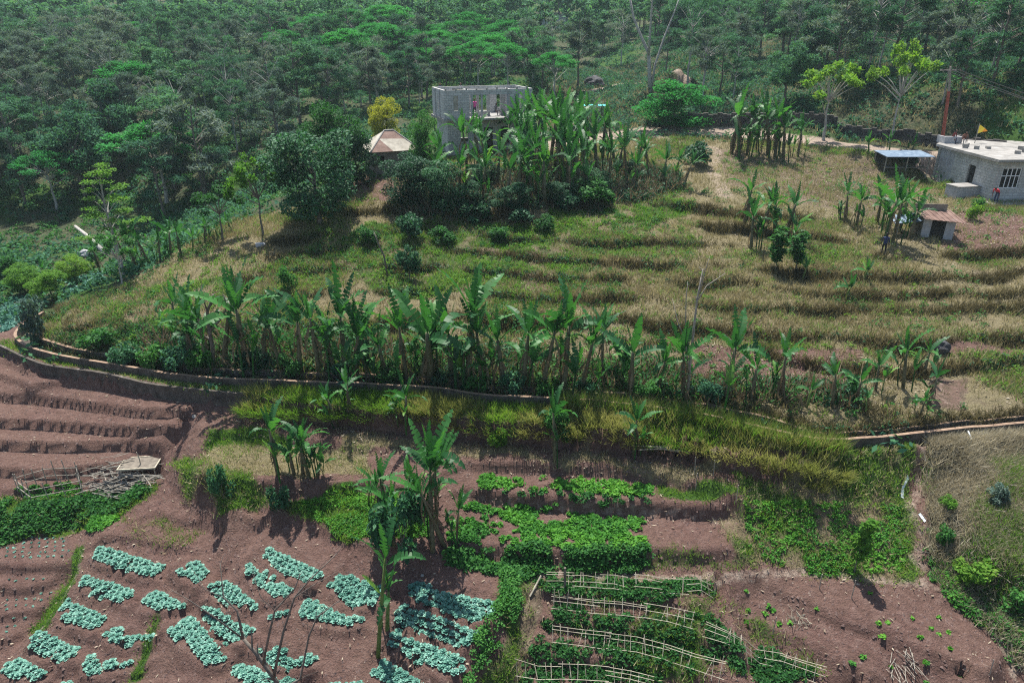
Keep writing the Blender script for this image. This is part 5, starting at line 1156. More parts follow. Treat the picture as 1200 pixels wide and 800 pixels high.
# ================================================================== forest
rf = np.random.default_rng(77); KINDS = []
for sd_ in (1, 2, 3): KINDS.append(('feather', sd_, 'dullforest', 'bark'))
for sd_ in (4, 5, 6): KINDS.append(('feather', sd_, 'forest', 'bark'))
WIS = [('wispy', 61, 'dullforest', 'palebark'), ('wispy', 62, 'forest', 'palebark'), ('wispy', 63, 'dullforest', 'palebark')]
for sd_ in (7, 8): KINDS.append(('broad', sd_, 'forest', 'bark'))
for sd_ in (9, 10): KINDS.append(('flat', sd_, 'flatforest', 'palebark'))
cand = []; OUT = []
y = 62.0
while y < 420:
    sp = 4.5*(1+.0045*(y-60)); x = -1.0*y*.86-10
    while x < .86*y+10:
        X = x+rf.uniform(-.45, .45)*sp; Y = y+rf.uniform(-.45, .45)*sp; z = gz(X, Y); u, v, d = pxof(X, Y, z)
        x += sp
        if v < -95 or u < -420 or u > 1620: continue
        if u < -70 or u > 1270:
            if v < 262 and rf.random() < .75 and Y > 66: OUT.append((X, Y, z, u, v, 200))
            continue
        if v > 300: continue
        # open ground: hill, yard, road, clearing, roadside slope
        if inside(np.array([X]), np.array([Y]), HILL)[0] and Y < 75: continue
        if u > 420 and v > 134 and u < 830: continue
        if u >= 780 and v > 128: continue
        if 640 < u < 800 and 60 < v < 150 and rf.random() < .8: continue
        if u > 800 and v > 40 and rf.random() < .28: continue
        if u > 660 and v <= 60 and rf.random() < .08: continue
        if u > 330 and u < 560 and v > 160 : continue
        if v > 262 and u < 330 and rf.random() < .9: continue
        if v > 225 and u < 330 and rf.random() < .35: continue
        if abs(u-643) < 26 and 34 < v < 58: continue
        if abs(u-1050) < 18 and 24 < v < 40: continue
        if 495 < u < 630 and v > 118: continue
        cand.append((X, Y, z, u, v, d))
    y += sp
cand.sort(key=lambda c: c[5]); NEAR = cand[:290]; FAR = cand[290:]+OUT
print('forest', len(cand), 'near to', NEAR[-1][5])
for X, Y, z, u, v, d in NEAR:
    r = rf.random(); zone = 'left' if u < 420 else ('middle' if u < 700 else 'right')
    if 330 < u < 620 and v < 115 and r < .6: k = KINDS[8+int(rf.integers(2))]
    elif r < .10: k = KINDS[6+int(rf.integers(2))]
    elif r < (.46 if zone != 'right' else .6): k = WIS[int(rf.integers(3))]
    elif r < .68: k = KINDS[int(rf.integers(3))]
    elif r < .96: k = KINDS[3+int(rf.integers(3))]
    else: k = KINDS[8+int(rf.integers(2))]
    Hm = rf.uniform(6.5, 10.5)*(1 if zone != 'right' else 1.0)
    if k[0] == 'flat': Hm *= .9
    name, desc = {'wispy': ('thin_tree', 'open thin-leaved tree with pale branches'), 'feather': ('feathery_tree', 'feathery dark tree with a thin trunk'), 'broad': ('broadleaf_tree', 'rounded broadleaf tree'), 'flat': ('umbrella_tree', 'flat-topped bright green tree')}[k[0]]
    if k[0] == 'feather': desc = ('grey-green ' if k[2] == 'dullforest' else 'mid green ')+desc.replace('dark ', '')
    where = {'left': 'in the dense forest on the left hillside', 'middle': 'in the forest behind the grey two-storey house', 'right': 'on the scrubby slope above the dirt road'}[zone]
    o = tree(name, *k, (X, Y, z), Hm, None if k[0] != 'feather' else Hm*.8)
    tag(o, '%s %s' % (desc, where), 'tree', '%s trees %s' % (desc.split(' tree')[0], where))
# the far wood reads as one mass
Vs = []; Fs = []; tb = MB(); off = 0; lod = []; LD = []
for sd_ in range(4):
    rng = np.random.default_rng(300+sd_); cl = []
    for i in range(14):
        z = 2.6+5.2*rng.random(); r = 2.6*math.sqrt(rng.random())*(1.1-.08*z); a = rng.random()*6.28; cl.append(((r*math.cos(a), r*math.sin(a), z), (1.2, 1.2, .7)))
    lod.append(leafcloud(cl, 620, .42, .15, rng, .2, .3)); LD.append(leafcloud(cl, 230, .62, .26, rng, .2, .3))
lod += LD
for X, Y, z, u, v, d in FAR:
    V, F = lod[int(rf.integers(4)) if d < 150 else 4+int(rf.integers(4))]; s = rf.uniform(.85, 1.35); a = rf.random()*6.28; c, sn = math.cos(a)*s, math.sin(a)*s
    W_ = np.stack([V[:, 0]*c-V[:, 1]*sn+X, V[:, 0]*sn+V[:, 1]*c+Y, V[:, 2]*s+z], 1); Vs.append(W_); Fs.append(F+off); off += len(V)
    tb.tube([(X, Y, z-.3), (X, Y, z+4.5*s)], [.16, .08], 4, False)
o = mesh_np('far_forest', np.concatenate(Vs), np.concatenate(Fs), M['forest']); o = tag(obj('far_forest', o), 'dense green forest covering the far hillside', 'forest', kind='stuff')
tag(tb.build('far_trunks', M['bark']), 'thin trunks of the far hillside forest', 'forest', kind='stuff')
forest_floor = (1-hill)*(1-lower)*(GYY < 190)*(road < .3)
P = sample(forest_floor*np.clip((vnoise(GXX, GYY, 5, 3)-.22)*3, 0, 1), 13000, rf)
u, v, d = pxof(P[:, 0], P[:, 1], P[:, 2]); P = P[~((np.abs(u-565) < 75) & (v > 130)) & (v > 0)]
clumps('forest_undergrowth', P, (.5, 1.3), 26, .20, .09, M['forest'], 'low dark undergrowth on the forest floor', 'undergrowth', rf, .8)
P = sample((1-hill)*(1-lower)*(GYY < 85)*(GXX < 0)*(GYY > 45), 900, rf); 
clumps('valley_scrub', P, (.3, .8), 30, .14, .07, M['mid'], 'green scrub in the valley behind the left crest', 'undergrowth', rf, .8)

# ================================================================== ground cover
sl = H*0
dr = dry*(1-road)*(hill > .5)*np.clip((n1-.25)*2.2, .25, 1)
gn = green*(1-road)*(hill > .5)
tufts('dry_grass', sample(dr, 34000, rf), (.14, .42), 6, .022, M['drygrass'], 'dry straw-coloured grass covering the hill terraces', 'grass', rf, .16, .45)
tufts('green_grass', sample(gn, 12000, rf), (.14, .40), 6, .022, M['greengrass'], 'green grass patches on the hill terraces', 'grass', rf, .16, .45)
gyy, gxx = np.gradient(H, GY, GX); steep = np.clip((np.hypot(gyy, gxx)-.45)*3, 0, 1)*(hill > .5)*(GYY < 60)
tufts('riser_grass', sample(steep*np.clip(1.1-green, .25, 1), 12000, rf), (.16, .5), 7, .026, M['shadedgrass'], 'rank brown grass, darkened for shade, on the terrace risers', 'grass', rf, .14, .5)
clumps('riser_weeds', sample(steep*green, 2600, rf), (.12, .34), 16, .07, .04, M['dark'], 'dark weeds on the terrace risers', 'weeds', rf)
clumps('hill_weeds', sample(gn**1.5, 4200, rf), (.12, .38), 16, .07, .04, M['mid'], 'low green weeds on the hill terraces', 'weeds', rf)
clumps('yellow_weeds', sample(gn*gmask([(560, 235), (800, 205), (840, 260), (700, 340), (560, 330)], .8), 500, rf), (.15, .34), 16, .07, .04, M['lime'], 'yellow-green flowering weeds on the upper terraces', 'weeds', rf)
# slopes right of the path, lower green mosaics
rp = lower*(1-road)
rs_ = gmask([(1088, 515), (1199, 500), (1260, 500), (1260, 799), (1185, 790), (1130, 705), (1090, 680)], .3)
tufts('slope_grass', sample(rp*rs_*dry, 11000, rf), (.15, .5), 8, .02, M['palegrass'], 'dry pale grass on the slope right of the footpath', 'grass', rf, .18, .5)
clumps('slope_weeds', sample(rp*rs_*(green+.15), 3000, rf), (.1, .3), 18, .06, .035, M['mid'], 'green weeds on the slope right of the footpath', 'weeds', rf)
tufts('slope_green_grass', sample(rp*rs_*green, 3000, rf), (.2, .5), 7, .022, M['greengrass'], 'green grass on the slope right of the footpath', 'grass', rf, .18, .5)
g2 = rp*green*(1-rs_)*(GYY < 33)
tufts('field_grass', sample(g2, 9000, rf), (.08, .26), 6, .018, M['greengrass'], 'green grass between the lower fields', 'grass', rf, .13, .5)
clumps('field_weeds', sample(g2**1.3, 2400, rf), (.06, .2), 18, .055, .035, M['bean'], 'low green weeds between the lower fields', 'weeds', rf)
tufts('field_dry_grass', sample(rp*dry*(1-rs_)*(GYY < 34), 6000, rf), (.06, .24), 6, .018, M['drygrass'], 'dry grass stubble on the fallow lower fields', 'grass', rf, .14, .6)
# long grass on the canal bank hanging over the drop
pts = []; ld = []
for i, p in enumerate(CWf):
    u, v, d = pxof(p.x, p.y, p.z); s = side(CWf, i)
    if 292 < u < 985:
        for k in range(40):
            w_ = rf.uniform(.12 if u < 640 else -.2, 2.3)*(1.0 if u < 900 else .8); q = p+s*w_+Vector((rf.uniform(-.2, .2), 0, 0)); pts.append((q.x, q.y, gz(q.x, q.y) if w_ < 1.3 else max(gz(q.x, q.y), 1.35+.3*rf.random()))); ld.append((s.x*w_*.55, s.y*w_*.55))
pts = np.array(pts); ld = np.array(ld); kk = rf.random(len(pts)) < .6
uu = pxof(pts[:, 0], pts[:, 1], pts[:, 2])[0]
kk = (vnoise(pts[:, 0], pts[:, 1], 2.5, 4)+rf.random(len(pts))*.4+np.clip((uu-480)/400, -.3, .25) > .68)
hsel = vnoise(pts[:, 0], pts[:, 1], 1.1, 5)+rf.random(len(pts))*.3
tufts('bank_grass', pts[kk & (hsel > .6)], (.35, .8), 9, .018, M['yellowgrass'], 'tall yellow tufts standing out of the bank grass', 'grass', rf, .14, .3, ld[kk & (hsel > .6)]*.8)
tufts('bank_grass', pts[kk], (.2, .55), 10, .017, M['yellowgrass'], 'long yellow-green grass overhanging the bank below the canal', 'grass', rf, .12, .35, ld[kk])
tufts('bank_green_grass', pts[~kk], (.2, .58), 11, .018, M['greengrass'], 'long fresh green grass overhanging the bank below the canal', 'grass', rf, .12, .35, ld[~kk])
cp_ = []
for i, p in enumerate(CWf):
    u, v, d = pxof(p.x, p.y, p.z); s = side(CWf, i)
    if 655 < u < 985:
        for k in range(26): q = p-s*rf.uniform(-.15, 1.5); cp_.append((q.x, q.y, 1.76)); cp_.append(((p+s*rf.uniform(.02, .35)).x, (p+s*rf.uniform(.02, .35)).y, 1.86))
    elif 300 < u < 1000 and i % 2:
        for k in range(9): q = p-s*rf.uniform(.95, 1.5); cp_.append((q.x, q.y, gz(q.x, q.y)))
cp_ = np.array(cp_); kc = rf.random(len(cp_)) < .5
tufts('canal_grass', cp_[kc], (.55, 1.05), 8, .022, M['yellowgrass'], 'yellow-green grass growing over the canal rims', 'grass', rf, .14, .4)
tufts('canal_green_grass', cp_[~kc], (.55, 1.0), 8, .022, M['greengrass'], 'green grass growing over the canal rims', 'grass', rf, .14, .4)
vm = gmask([(0, 408), (60, 426), (240, 452), (292, 458), (292, 448), (200, 441), (60, 418), (10, 398)], .1)
tufts('verge_grass', sample(vm, 900, rf), (.08, .25), 7, .02, M['greengrass'], 'short green grass on the verge beside the left stretch of canal', 'grass', rf, .12, .5)
# bean beds, creepers, vegetables
def bed(name, pl, n, r, nl, a, b, mat, label, cat, zf=.8, soft=.28):
    return clumps(name, sample(gmask(pl, soft)*np.clip((vnoise(GXX, GYY, .8, len(pl)*3+n % 7)-.22)*4, .04, 1), n, rf), r, nl, a, b, mat, label, cat, rf, zf)
bed('bean_crop', [(532, 592), (560, 590), (640, 600), (700, 606), (757, 612), (757, 640), (680, 645), (600, 640), (528, 630)], 560, (.08, .22), 24, .075, .055, M['bean'], 'dense bright green bean plants filling the middle bed', 'bean plants')
bed('bean_bank', [(528, 632), (600, 642), (680, 647), (760, 643), (755, 668), (700, 672), (600, 674), (560, 668), (520, 650)], 520, (.16, .32), 26, .075, .05, M['mid'], 'darker green creepers covering the bank below the bean bed', 'creepers', .9)
bed('bean_row', [(562, 556), (620, 558), (700, 566), (766, 572), (764, 584), (680, 580), (600, 576), (562, 570)], 230, (.10, .22), 20, .07, .05, M['bean'], 'thin row of bright bean plants on the ledge above the middle bed', 'bean plants')
bed('bean_sprouts', [(562, 572), (680, 582), (764, 588), (764, 600), (680, 596), (590, 588)], 40, (.12, .22), 20, .07, .05, M['mid'], 'scattered dark plants hanging on the soil riser below the bean row', 'bean plants')
bed('ledge_grass', [(345, 585), (400, 574), (470, 578), (510, 600), (505, 625), (440, 634), (400, 624), (352, 602)], 900, (.08, .18), 18, .05, .03, M['bean'], 'bright green grassy patch left of the big banana clump', 'weeds', .7)
bed('hedge_creeper', [(0, 592), (100, 586), (150, 572), (188, 576), (150, 590), (125, 604), (90, 620), (0, 634)], 900, (.16, .36), 26, .08, .05, M['mid'], 'thick green creeper hedge on the bank below the fenced plot', 'creepers', .9)
bed('leafy_patch', [(102, 616), (128, 604), (138, 604), (136, 612), (112, 625), (104, 622)], 90, (.12, .2), 22, .075, .055, M['bean'], 'small bright green leafy vegetable patch under the creeper hedge', 'vegetables', .8, .02)
bed('plot_crop', [(22, 573), (95, 563), (98, 577), (30, 588)], 150, (.06, .14), 16, .06, .035, M['bean'], 'green seedlings inside the small fenced plot', 'vegetables', .8, .02)
bed('trellis_crop', [(625, 682), (830, 690), (835, 706), (700, 712), (640, 700)], 220, (.10, .24), 24, .07, .045, M['mid'], 'green climbing plants under the upper trellis rows', 'climbing plants', .9)
bed('trellis_crop', [(630, 708), (830, 728), (900, 765), (960, 799), (880, 799), (800, 770), (640, 738)], 420, (.10, .26), 24, .07, .045, M['mid'], 'green climbing plants between the middle trellis rows', 'climbing plants', .9)
bed('trellis_crop', [(620, 745), (720, 752), (820, 785), (800, 799), (610, 799)], 210, (.10, .24), 24, .07, .045, M['mid'], 'green climbing plants around the lowest trellis rows', 'climbing plants', .9)
bed('strip_shrubbery', [(590, 672), (606, 680), (606, 715), (585, 755), (562, 799), (545, 799), (560, 745), (592, 705)], 420, (.14, .32), 28, .06, .04, M['mid'], 'bright green shrubby strip between the cabbage rows and the trellises', 'weeds', 1.1, .08)
bed('mound_sprouts', [(870, 690), (1080, 700), (1150, 770), (1160, 799), (960, 799), (860, 730)], 26, (.05, .14), 18, .07, .045, M['bean'], 'scattered green sprouts on the bare brown mound', 'weeds')
bed('slope_shrubs', [(870, 590), (1050, 590), (1065, 640), (1045, 680), (880, 665)], 620, (.07, .2), 18, .055, .035, M['bean'], 'low green creeping weeds on the slope above the brown mound', 'weeds')
bed('bank_weeds', [(60, 395), (180, 385), (290, 400), (300, 438), (200, 430), (80, 408)], 900, (.16, .4), 22, .07, .04, M['mid'], 'tangled green weeds above the left bend of the canal', 'weeds')
bed('gully_growth', [(1108, 655), (1150, 652), (1199, 680), (1199, 775), (1160, 735), (1115, 700)], 900, (.15, .4), 24, .075, .045, M['bean'], 'lush bright green growth at the right edge below the dry slope', 'weeds', 1.0)
# far cabbages by the canal bend
bed('far_cabbage_plot', [(-40, 375), (0, 352), (30, 348), (52, 356), (30, 372), (8, 388), (-40, 400)], 900, (.10, .16), 12, .10, .08, M['cabbage'], 'blue-green cabbage plot at the far left beyond the canal bend', 'cabbages', .6, .05)
bed('far_cabbage_rows', [(65, 345), (70, 326), (118, 318), (122, 328), (90, 343)], 260, (.10, .16), 12, .10, .08, M['cabbage'], 'small blue-green cabbage rows behind the lime-green bushes', 'cabbages', .6, .05)
um = gmask([(170, 400), (300, 392), (450, 405), (600, 415), (760, 430), (1000, 455), (1000, 480), (760, 474), (560, 462), (300, 441), (180, 436)], .6)
clumps('row_undergrowth', sample(um*np.clip((vnoise(GXX, GYY, 2, 12)-.2)*2.5, .1, 1)*np.clip((22-GXX)/22, .25, 1), 2600, rf), (.2, .6), 24, .085, .05, M['mid'], 'leafy green undergrowth tangled between the canal bananas', 'undergrowth', rf, .9)
clumps('row_dark_undergrowth', sample(um*np.clip((vnoise(GXX, GYY, 2, 14)-.3)*3, 0, 1), 900, rf), (.25, .7), 26, .09, .05, M['dark'], 'dark undergrowth at the feet of the canal bananas', 'undergrowth', rf, 1.0)
gm_ = gmask([(480, 215), (700, 195), (800, 205), (800, 225), (700, 248), (480, 258)], .6)
clumps('grove_undergrowth', sample(gm_, 1500, rf), (.3, .9), 26, .11, .06, M['dark'], 'dark tangled undergrowth inside the banana grove', 'undergrowth', rf, 1.0)
tufts('hanging_dead_leaves', sample(um+gm_, 3500, rf), (.3, 1.1), 4, .05, M['deadleaf'], 'dry brown dead leaves hanging between the banana stems', 'dead leaves', rf, .25, .5)
P = sample((hill > .5)*np.clip((vnoise(GXX, GYY, 3, 21)-.45)*4, 0, 1)*np.where(GXX < 8, 1, .35), 1500, rf)
clumps('terrace_weeds', sample(gn*np.clip((vnoise(GXX, GYY, 1.2, 31)-.4)*4, 0, 1), 2600, rf), (.15, .4), 20, .065, .035, M['lime'], 'pale green weeds in patches on the hill terraces', 'weeds', rf, .9)
clumps('terrace_scrub', P, (.18, .5), 22, .075, .04, M['mid'], 'patchy green scrub on the hill terraces', 'scrub', rf, .9)
clumps('slope_scrub', sample((1-hill)*(1-lower)*(GXX > 8)*(GYY > 68)*(GYY < 130)*(road < .2), 5200, rf), (.3, 1.1), 26, .14, .07, M['forest'], 'green scrub on the slope above the dirt road', 'scrub', rf, .9)
tufts('slope_dry_grass', sample((1-hill)*(1-lower)*(GXX > 4)*(GYY > 64)*(GYY < 130)*(road < .2), 12000, rf), (.2, .6), 6, .04, M['drygrass'], 'dry grass on the slope above the dirt road', 'grass', rf, .3, .5)
tw = sample(rs_, 500, rf); mb = MB()
for q in tw:
    for _ in range(3): d = Vector((rf.normal(0, .3), rf.normal(0, .3), rf.uniform(.05, .5))); mb.tube([Vector(q), Vector(q)+d], .008, 3, False)
tag(mb.build('dry_twigs', M['deadwood']), 'tangled dry twigs on the slope right of the footpath', 'twigs', kind='stuff')
# pale litter
lm = gmask([(300, 405), (640, 400), (800, 405), (1090, 430), (1090, 490), (760, 470), (300, 440)], .5)*.7+gmask([(840, 180), (1060, 190), (1060, 290), (930, 250)], .4)*.35+gmask([(500, 225), (720, 215), (720, 255), (520, 255)], .4)*1.2+gmask([(540, 512), (860, 545), (830, 560), (560, 540)], .3)*.8+gmask([(240, 485), (500, 512), (440, 545), (330, 530)], .3)*.5
P = sample(lm+.10*(hill > .5)+.08*lower*soil+gmask([(960, 205), (1100, 215), (1199, 250), (1199, 320), (1000, 300)], .5)*.9, 25000, rf); V, F = diamonds(P+np.array([0, 0, .05]), unit(len(P), rf)*np.array([1, 1, .35]), unit(len(P), rf)*np.array([1, 1, .35]), rf.uniform(.04, .13, len(P)), rf.uniform(.02, .05, len(P)))
tag(obj('dry_leaf_litter', mesh_np('dry_leaf_litter', V, F, M['litter'])), 'pale dry leaf litter scattered under the banana plants', 'leaf litter', kind='stuff')

# ================================================================== cabbages
def cabbage_mesh(seed):
    rnd = random.Random(seed); V = []; F = []
    for ring, (nl, r, el, sz) in enumerate(((7, .10, 14, .12), (6, .065, 38, .10), (4, .03, 66, .07))):
        for i in range(nl):
            a = 6.283*i/nl+rnd.uniform(-.25, .25)+ring*.5; e = R(el+rnd.uniform(-10, 12)); s = sz*rnd.uniform(.85, 1.15)
            o = Vector((math.cos(a), math.sin(a), 0)); up = Vector((0, 0, 1)); d = o*math.cos(e)+up*math.sin(e); t = Vector((-o.y, o.x, 0)); nr_ = d.cross(t)
            c = o*r*.35+up*(.05+.02*ring); b = len(V)
            for q in (c, c+d*s*.7+t*s*.62+up*.02, c+d*s*1.35+t*s*.4-up*.01, c+d*s*1.45-up*.035, c+d*s*1.35-t*s*.4-up*.01, c+d*s*.7-t*s*.62+up*.02, c+d*s*.75-up*.02): V.append(tuple(q))
            F += [(b, b+1, b+6), (b+1, b+2, b+6), (b+2, b+3, b+6), (b+3, b+4, b+6), (b+4, b+5, b+6), (b+5, b, b+6)]
    b = len(V)                                     # the closed heart
    for j, (rr, zz) in enumerate(((.055, .07), (.06, .11), (.035, .15))):
        for i in range(7): a = 6.283*i/7; V.append((rr*math.cos(a), rr*math.sin(a), zz))
    V.append((0, 0, .165))
    for j in range(2):
        for i in range(7): k = (i+1) % 7; F += [(b+j*7+i, b+j*7+k, b+j*7+7+k), (b+j*7+i, b+j*7+7+k, b+j*7+7+i)]
    for i in range(7): F.append((b+14+i, b+14+(i+1) % 7, b+21))
    return np.array(V)*1.12, np.array(F)
CM = [cabbage_mesh(s) for s in range(4)]; CMe = [mesh_np('cabbage', V, F, M['cabbage'], True) for V, F in CM]
BDESC = {'B20': 'in the uppermost long bed right of the young banana', 'B21': 'in the second long bed right of the young banana', 'B22': 'in the third long bed right of the young banana', 'B23': 'in the bottom-edge bed right of the young banana foot', 'B24': 'in the small bottom-edge bed left of the young banana foot', 'B16': 'in the curved bed left of the young banana, second from top', 'B15': 'in the bed behind the young banana on its left', 'B19': 'in the bottom-edge bed under the leafless tree', 'B18': 'in the long bed behind the trunk of the leafless tree', 'B17': 'in the tiny bed behind the leafless tree'}
allc = []
for k, (W_, z) in BEDW.items():
    Pl = np.array([(p.x, p.y) for p in W_]); c = Pl.mean(0); e = np.roll(Pl, -1, 0)-Pl; j = np.argmax((e**2).sum(1)); ax = e[j]/np.hypot(*e[j]); nx = np.array([-ax[1], ax[0]]); q_ = Pl-c; Pl = c+np.outer(q_@ax, ax)*1.0+np.outer(q_@nx, nx)*.84
    # rows follow the longest side
    e = np.roll(Pl, -1, 0)-Pl; j = np.argmax((e**2).sum(1)); an = math.atan2(e[j][1], e[j][0]); ca, sa_ = math.cos(an), math.sin(an)
    x0, y0 = Pl.min(0)-3; pts = []
    for i in range(-30, 31):
        for jj in range(-30, 31):
            a, b = (i+.5*(jj % 2))*.265+rf.normal(0, .018), jj*.235+rf.normal(0, .016); x, y = c[0]+a*ca-b*sa_, c[1]+a*sa_+b*ca; pts.append((x, y))
    pts = np.array(pts); ok = np.ones(len(pts), bool)
    for ex_, ey_ in ((0, 0),): ok &= inside(pts[:, 0]+ex_, pts[:, 1]+ey_, Pl)
    pts = pts[ok]; pts = pts[rf.random(len(pts)) > .02]
    allc.append((k, pts, pxof(c[0], c[1], z)[2]))
allc.sort(key=lambda q: q[2]); cnt = 0; Vs = []; Fs = []; off = 0
print('cabbages', sum(len(q[1]) for q in allc), [(q[0], len(q[1])) for q in allc])
for k, pts, d in allc:
    indiv = cnt+len(pts) <= 300 and k in BDESC
    for x, y in pts:
        s = rf.uniform(.64, .92); a = rf.random()*6.28; z = gz(x, y)-.01; vi = int(rf.integers(4))
        if indiv:
            o = obj('cabbage', CMe[vi]); o.location = (x, y, z); o.rotation_euler = (0, 0, a); o.scale = (s, s, s)
            tag(o, 'blue-green cabbage '+BDESC[k], 'cabbage', 'cabbages '+BDESC[k]); cnt += 1
        else:
            V, F = CM[vi]; c, sn = math.cos(a)*s, math.sin(a)*s
            Vs.append(np.stack([V[:, 0]*c-V[:, 1]*sn+x, V[:, 0]*sn+V[:, 1]*c+y, V[:, 2]*s+z], 1)); Fs.append(F+off); off += len(V)
tag(obj('cabbage_beds', mesh_np('cabbage_beds', np.concatenate(Vs), np.concatenate(Fs), M['cabbage'], True)), 'blue-green cabbages in the farther beds of the lower left field', 'cabbages', kind='stuff')
# seedlings in the small brown terraces
P = []
for pl in ([(0, 637), (80, 622), (84, 655), (40, 658), (0, 655)], [(0, 676), (60, 674), (60, 679), (30, 686), (0, 683)], [(0, 703), (60, 692), (64, 700), (40, 712), (0, 716)], [(0, 731), (48, 718), (40, 728), (20, 740), (0, 748)]):
    Pw = poly(pl); x0, y0 = Pw.min(0); x1, y1 = Pw.max(0); g = np.array([(a+rf.normal(0, .03)+.18*(j % 2), b+rf.normal(0, .03)) for j, b in enumerate(np.arange(y0, y1, .3)) for a in np.arange(x0, x1, .36)])
    if len(g): P.append(g[inside(g[:, 0], g[:, 1], Pw)])
P = np.concatenate(P); P = np.column_stack([P, hgt(P[:, 0], P[:, 1])])
clumps('cabbage_seedlings', P, (.03, .07), 6, .055, .035, M['cabbage'], 'tiny cabbage seedlings dotted over the small brown terraces at the left', 'seedlings', rf)
# clods on the bare soil
P = sample(soil*(1-road)*(1-green)*(GYY < 34)*lower, 26000, rf); rr = (.012+.07*rf.random(len(P))**3)[:, None]
base = np.array([(1, 0, -.3), (0, 1, -.3), (-1, 0, -.3), (0, -1, -.3), (0, 0, .7)]); V = (P[:, None]+base[None]*rr[:, None]*(1+rf.normal(0, .2, (len(P), 5, 1)))).reshape(-1, 3)
F = (np.array([(0, 1, 4), (1, 2, 4), (2, 3, 4), (3, 0, 4)])[None]+5*np.arange(len(P))[:, None, None]).reshape(-1, 3)
M['clod'] = rough_mat('soil_clod', (.10, .06, .052), (.22, .15, .13), 3); tag(obj('soil_clods', mesh_np('soil_clods', V, F, M['clod'])), 'small crumbly clods on the bare brown soil', 'soil', kind='stuff')

# ================================================================== trellises, fence, table, woodpile, water
def trellis(pl, depth, hh, n, label, seed, skip=.12):
    rnd = random.Random(seed); W_ = resample([G(*p) for p in pl], .3); L = [0]
    for a, b in zip(W_, W_[1:]): L.append(L[-1]+(b-a).length)
    def P(t, back, up):
        s = t*L[-1]; i = min(len(W_)-2, int(np.searchsorted(L, s))-1 if s > 0 else 0); i = max(0, i); a = W_[i].lerp(W_[i+1], (s-L[i])/max(1e-6, L[i+1]-L[i])); sd_ = side(W_, i); q = a-sd_*back; return Vector((q.x, q.y, gz(q.x, q.y)+up if back == 0 else max(gz(a.x, a.y), gz(q.x, q.y))+up))
    o = tag(empty('bamboo_trellis', W_[0]), label, 'trellis', 'bamboo trellises over the lower right beds'); b0 = W_[0]
    for back, up in ((0, .16), (depth, hh), (depth*.5, (hh+.16)/2), (depth*.78, hh*.85)):
        k = 3
        for j in range(k):
            if 0 < back < depth and rnd.random() < .5: continue
            t0, t1 = j/k-.01, (j+1)/k+.015; t0 = max(0, t0); t1 = min(1, t1); jt = rnd.uniform(-.08, .08)
            MB().tube([P(t0, back, up+jt)-b0, P((t0+t1)/2, back, up+jt+.02)-b0, P(t1, back, up+jt+rnd.uniform(-.05, .05))-b0], .012, 5).build('rail', M['bamboo'], o)
    for i in range(n):
        if rnd.random() < skip: continue
        t = (i+.5+rnd.uniform(-.3, .3))/n; ln = rnd.gauss(0, .018); c = P(t, -.05, -.05); e = P(min(1, max(0, t+ln)), depth*1.1, hh+rnd.uniform(.0, .2))
        MB().tube([c-b0, e-b0], rnd.choice((.009, .011, .015)), 5).build('stake', M['bamboo'], o)
trellis([(640, 690), (690, 693), (735, 696)], .42, .34, 9, 'bamboo trellis in the topmost row, left of the gap', 1, .3)
trellis([(742, 693), (790, 698), (835, 706)], .42, .34, 9, 'bamboo trellis in the topmost row, right of the gap', 2, .3)
trellis([(645, 716), (690, 722), (760, 728), (812, 740)], .42, .34, 20, 'long bamboo trellis in the second row of the lower right beds', 3)
trellis([(646, 755), (700, 762), (760, 770), (800, 783), (848, 798)], .42, .34, 22, 'long bamboo trellis in the third row of the lower right beds', 4)
trellis([(604, 796), (660, 800), (710, 804), (765, 814)], .42, .34, 16, 'bamboo trellis in the lowest row at the bottom edge', 5)
trellis([(822, 752), (860, 764), (900, 780), (965, 806)], .42, .34, 17, 'bamboo trellis running diagonally beside the bare brown mound', 6)
tag(MB().tube([G(621, 700)+Vector((0, 0, .05)), G(634, 682)+Vector((0, 0, .35))], .035, 6).build('bamboo_pole', M['bamboo']), 'short yellow bamboo pole lying at the left end of the trellises', 'pole')
tag(MB().tube([G(662, 690), G(661, 690)+Vector((0, 0, 1.05))], .05, 6).build('wooden_post', M['bark']), 'dark upright post beside the topmost trellis', 'post')
# plot fence
fo_ = tag(empty('plot_fence', G(60, 580)), 'low stick fence round the small green plot on the left', 'fence'); fb = fo_.location
cor = [(22, 578), (38, 590), (98, 580), (94, 563), (55, 566)]; cp_ = [G(*c) for c in cor]
for i in range(5):
    a, b = cp_[i], cp_[(i+1) % 5]
    for h_ in (.35, .75): MB().tube([a+Vector((0, 0, h_))-fb, b+Vector((0, 0, h_+.05))-fb], .018, 5).build('rail', M['deadwood'], fo_)
    for k in range(3): p = a.lerp(b, k/3); MB().tube([p-Vector((0, 0, .2))-fb, p+Vector((random.uniform(-.08, .08), 0, random.uniform(.9, 1.3)))-fb], .022, 5).build('stake', M['deadwood'], fo_)
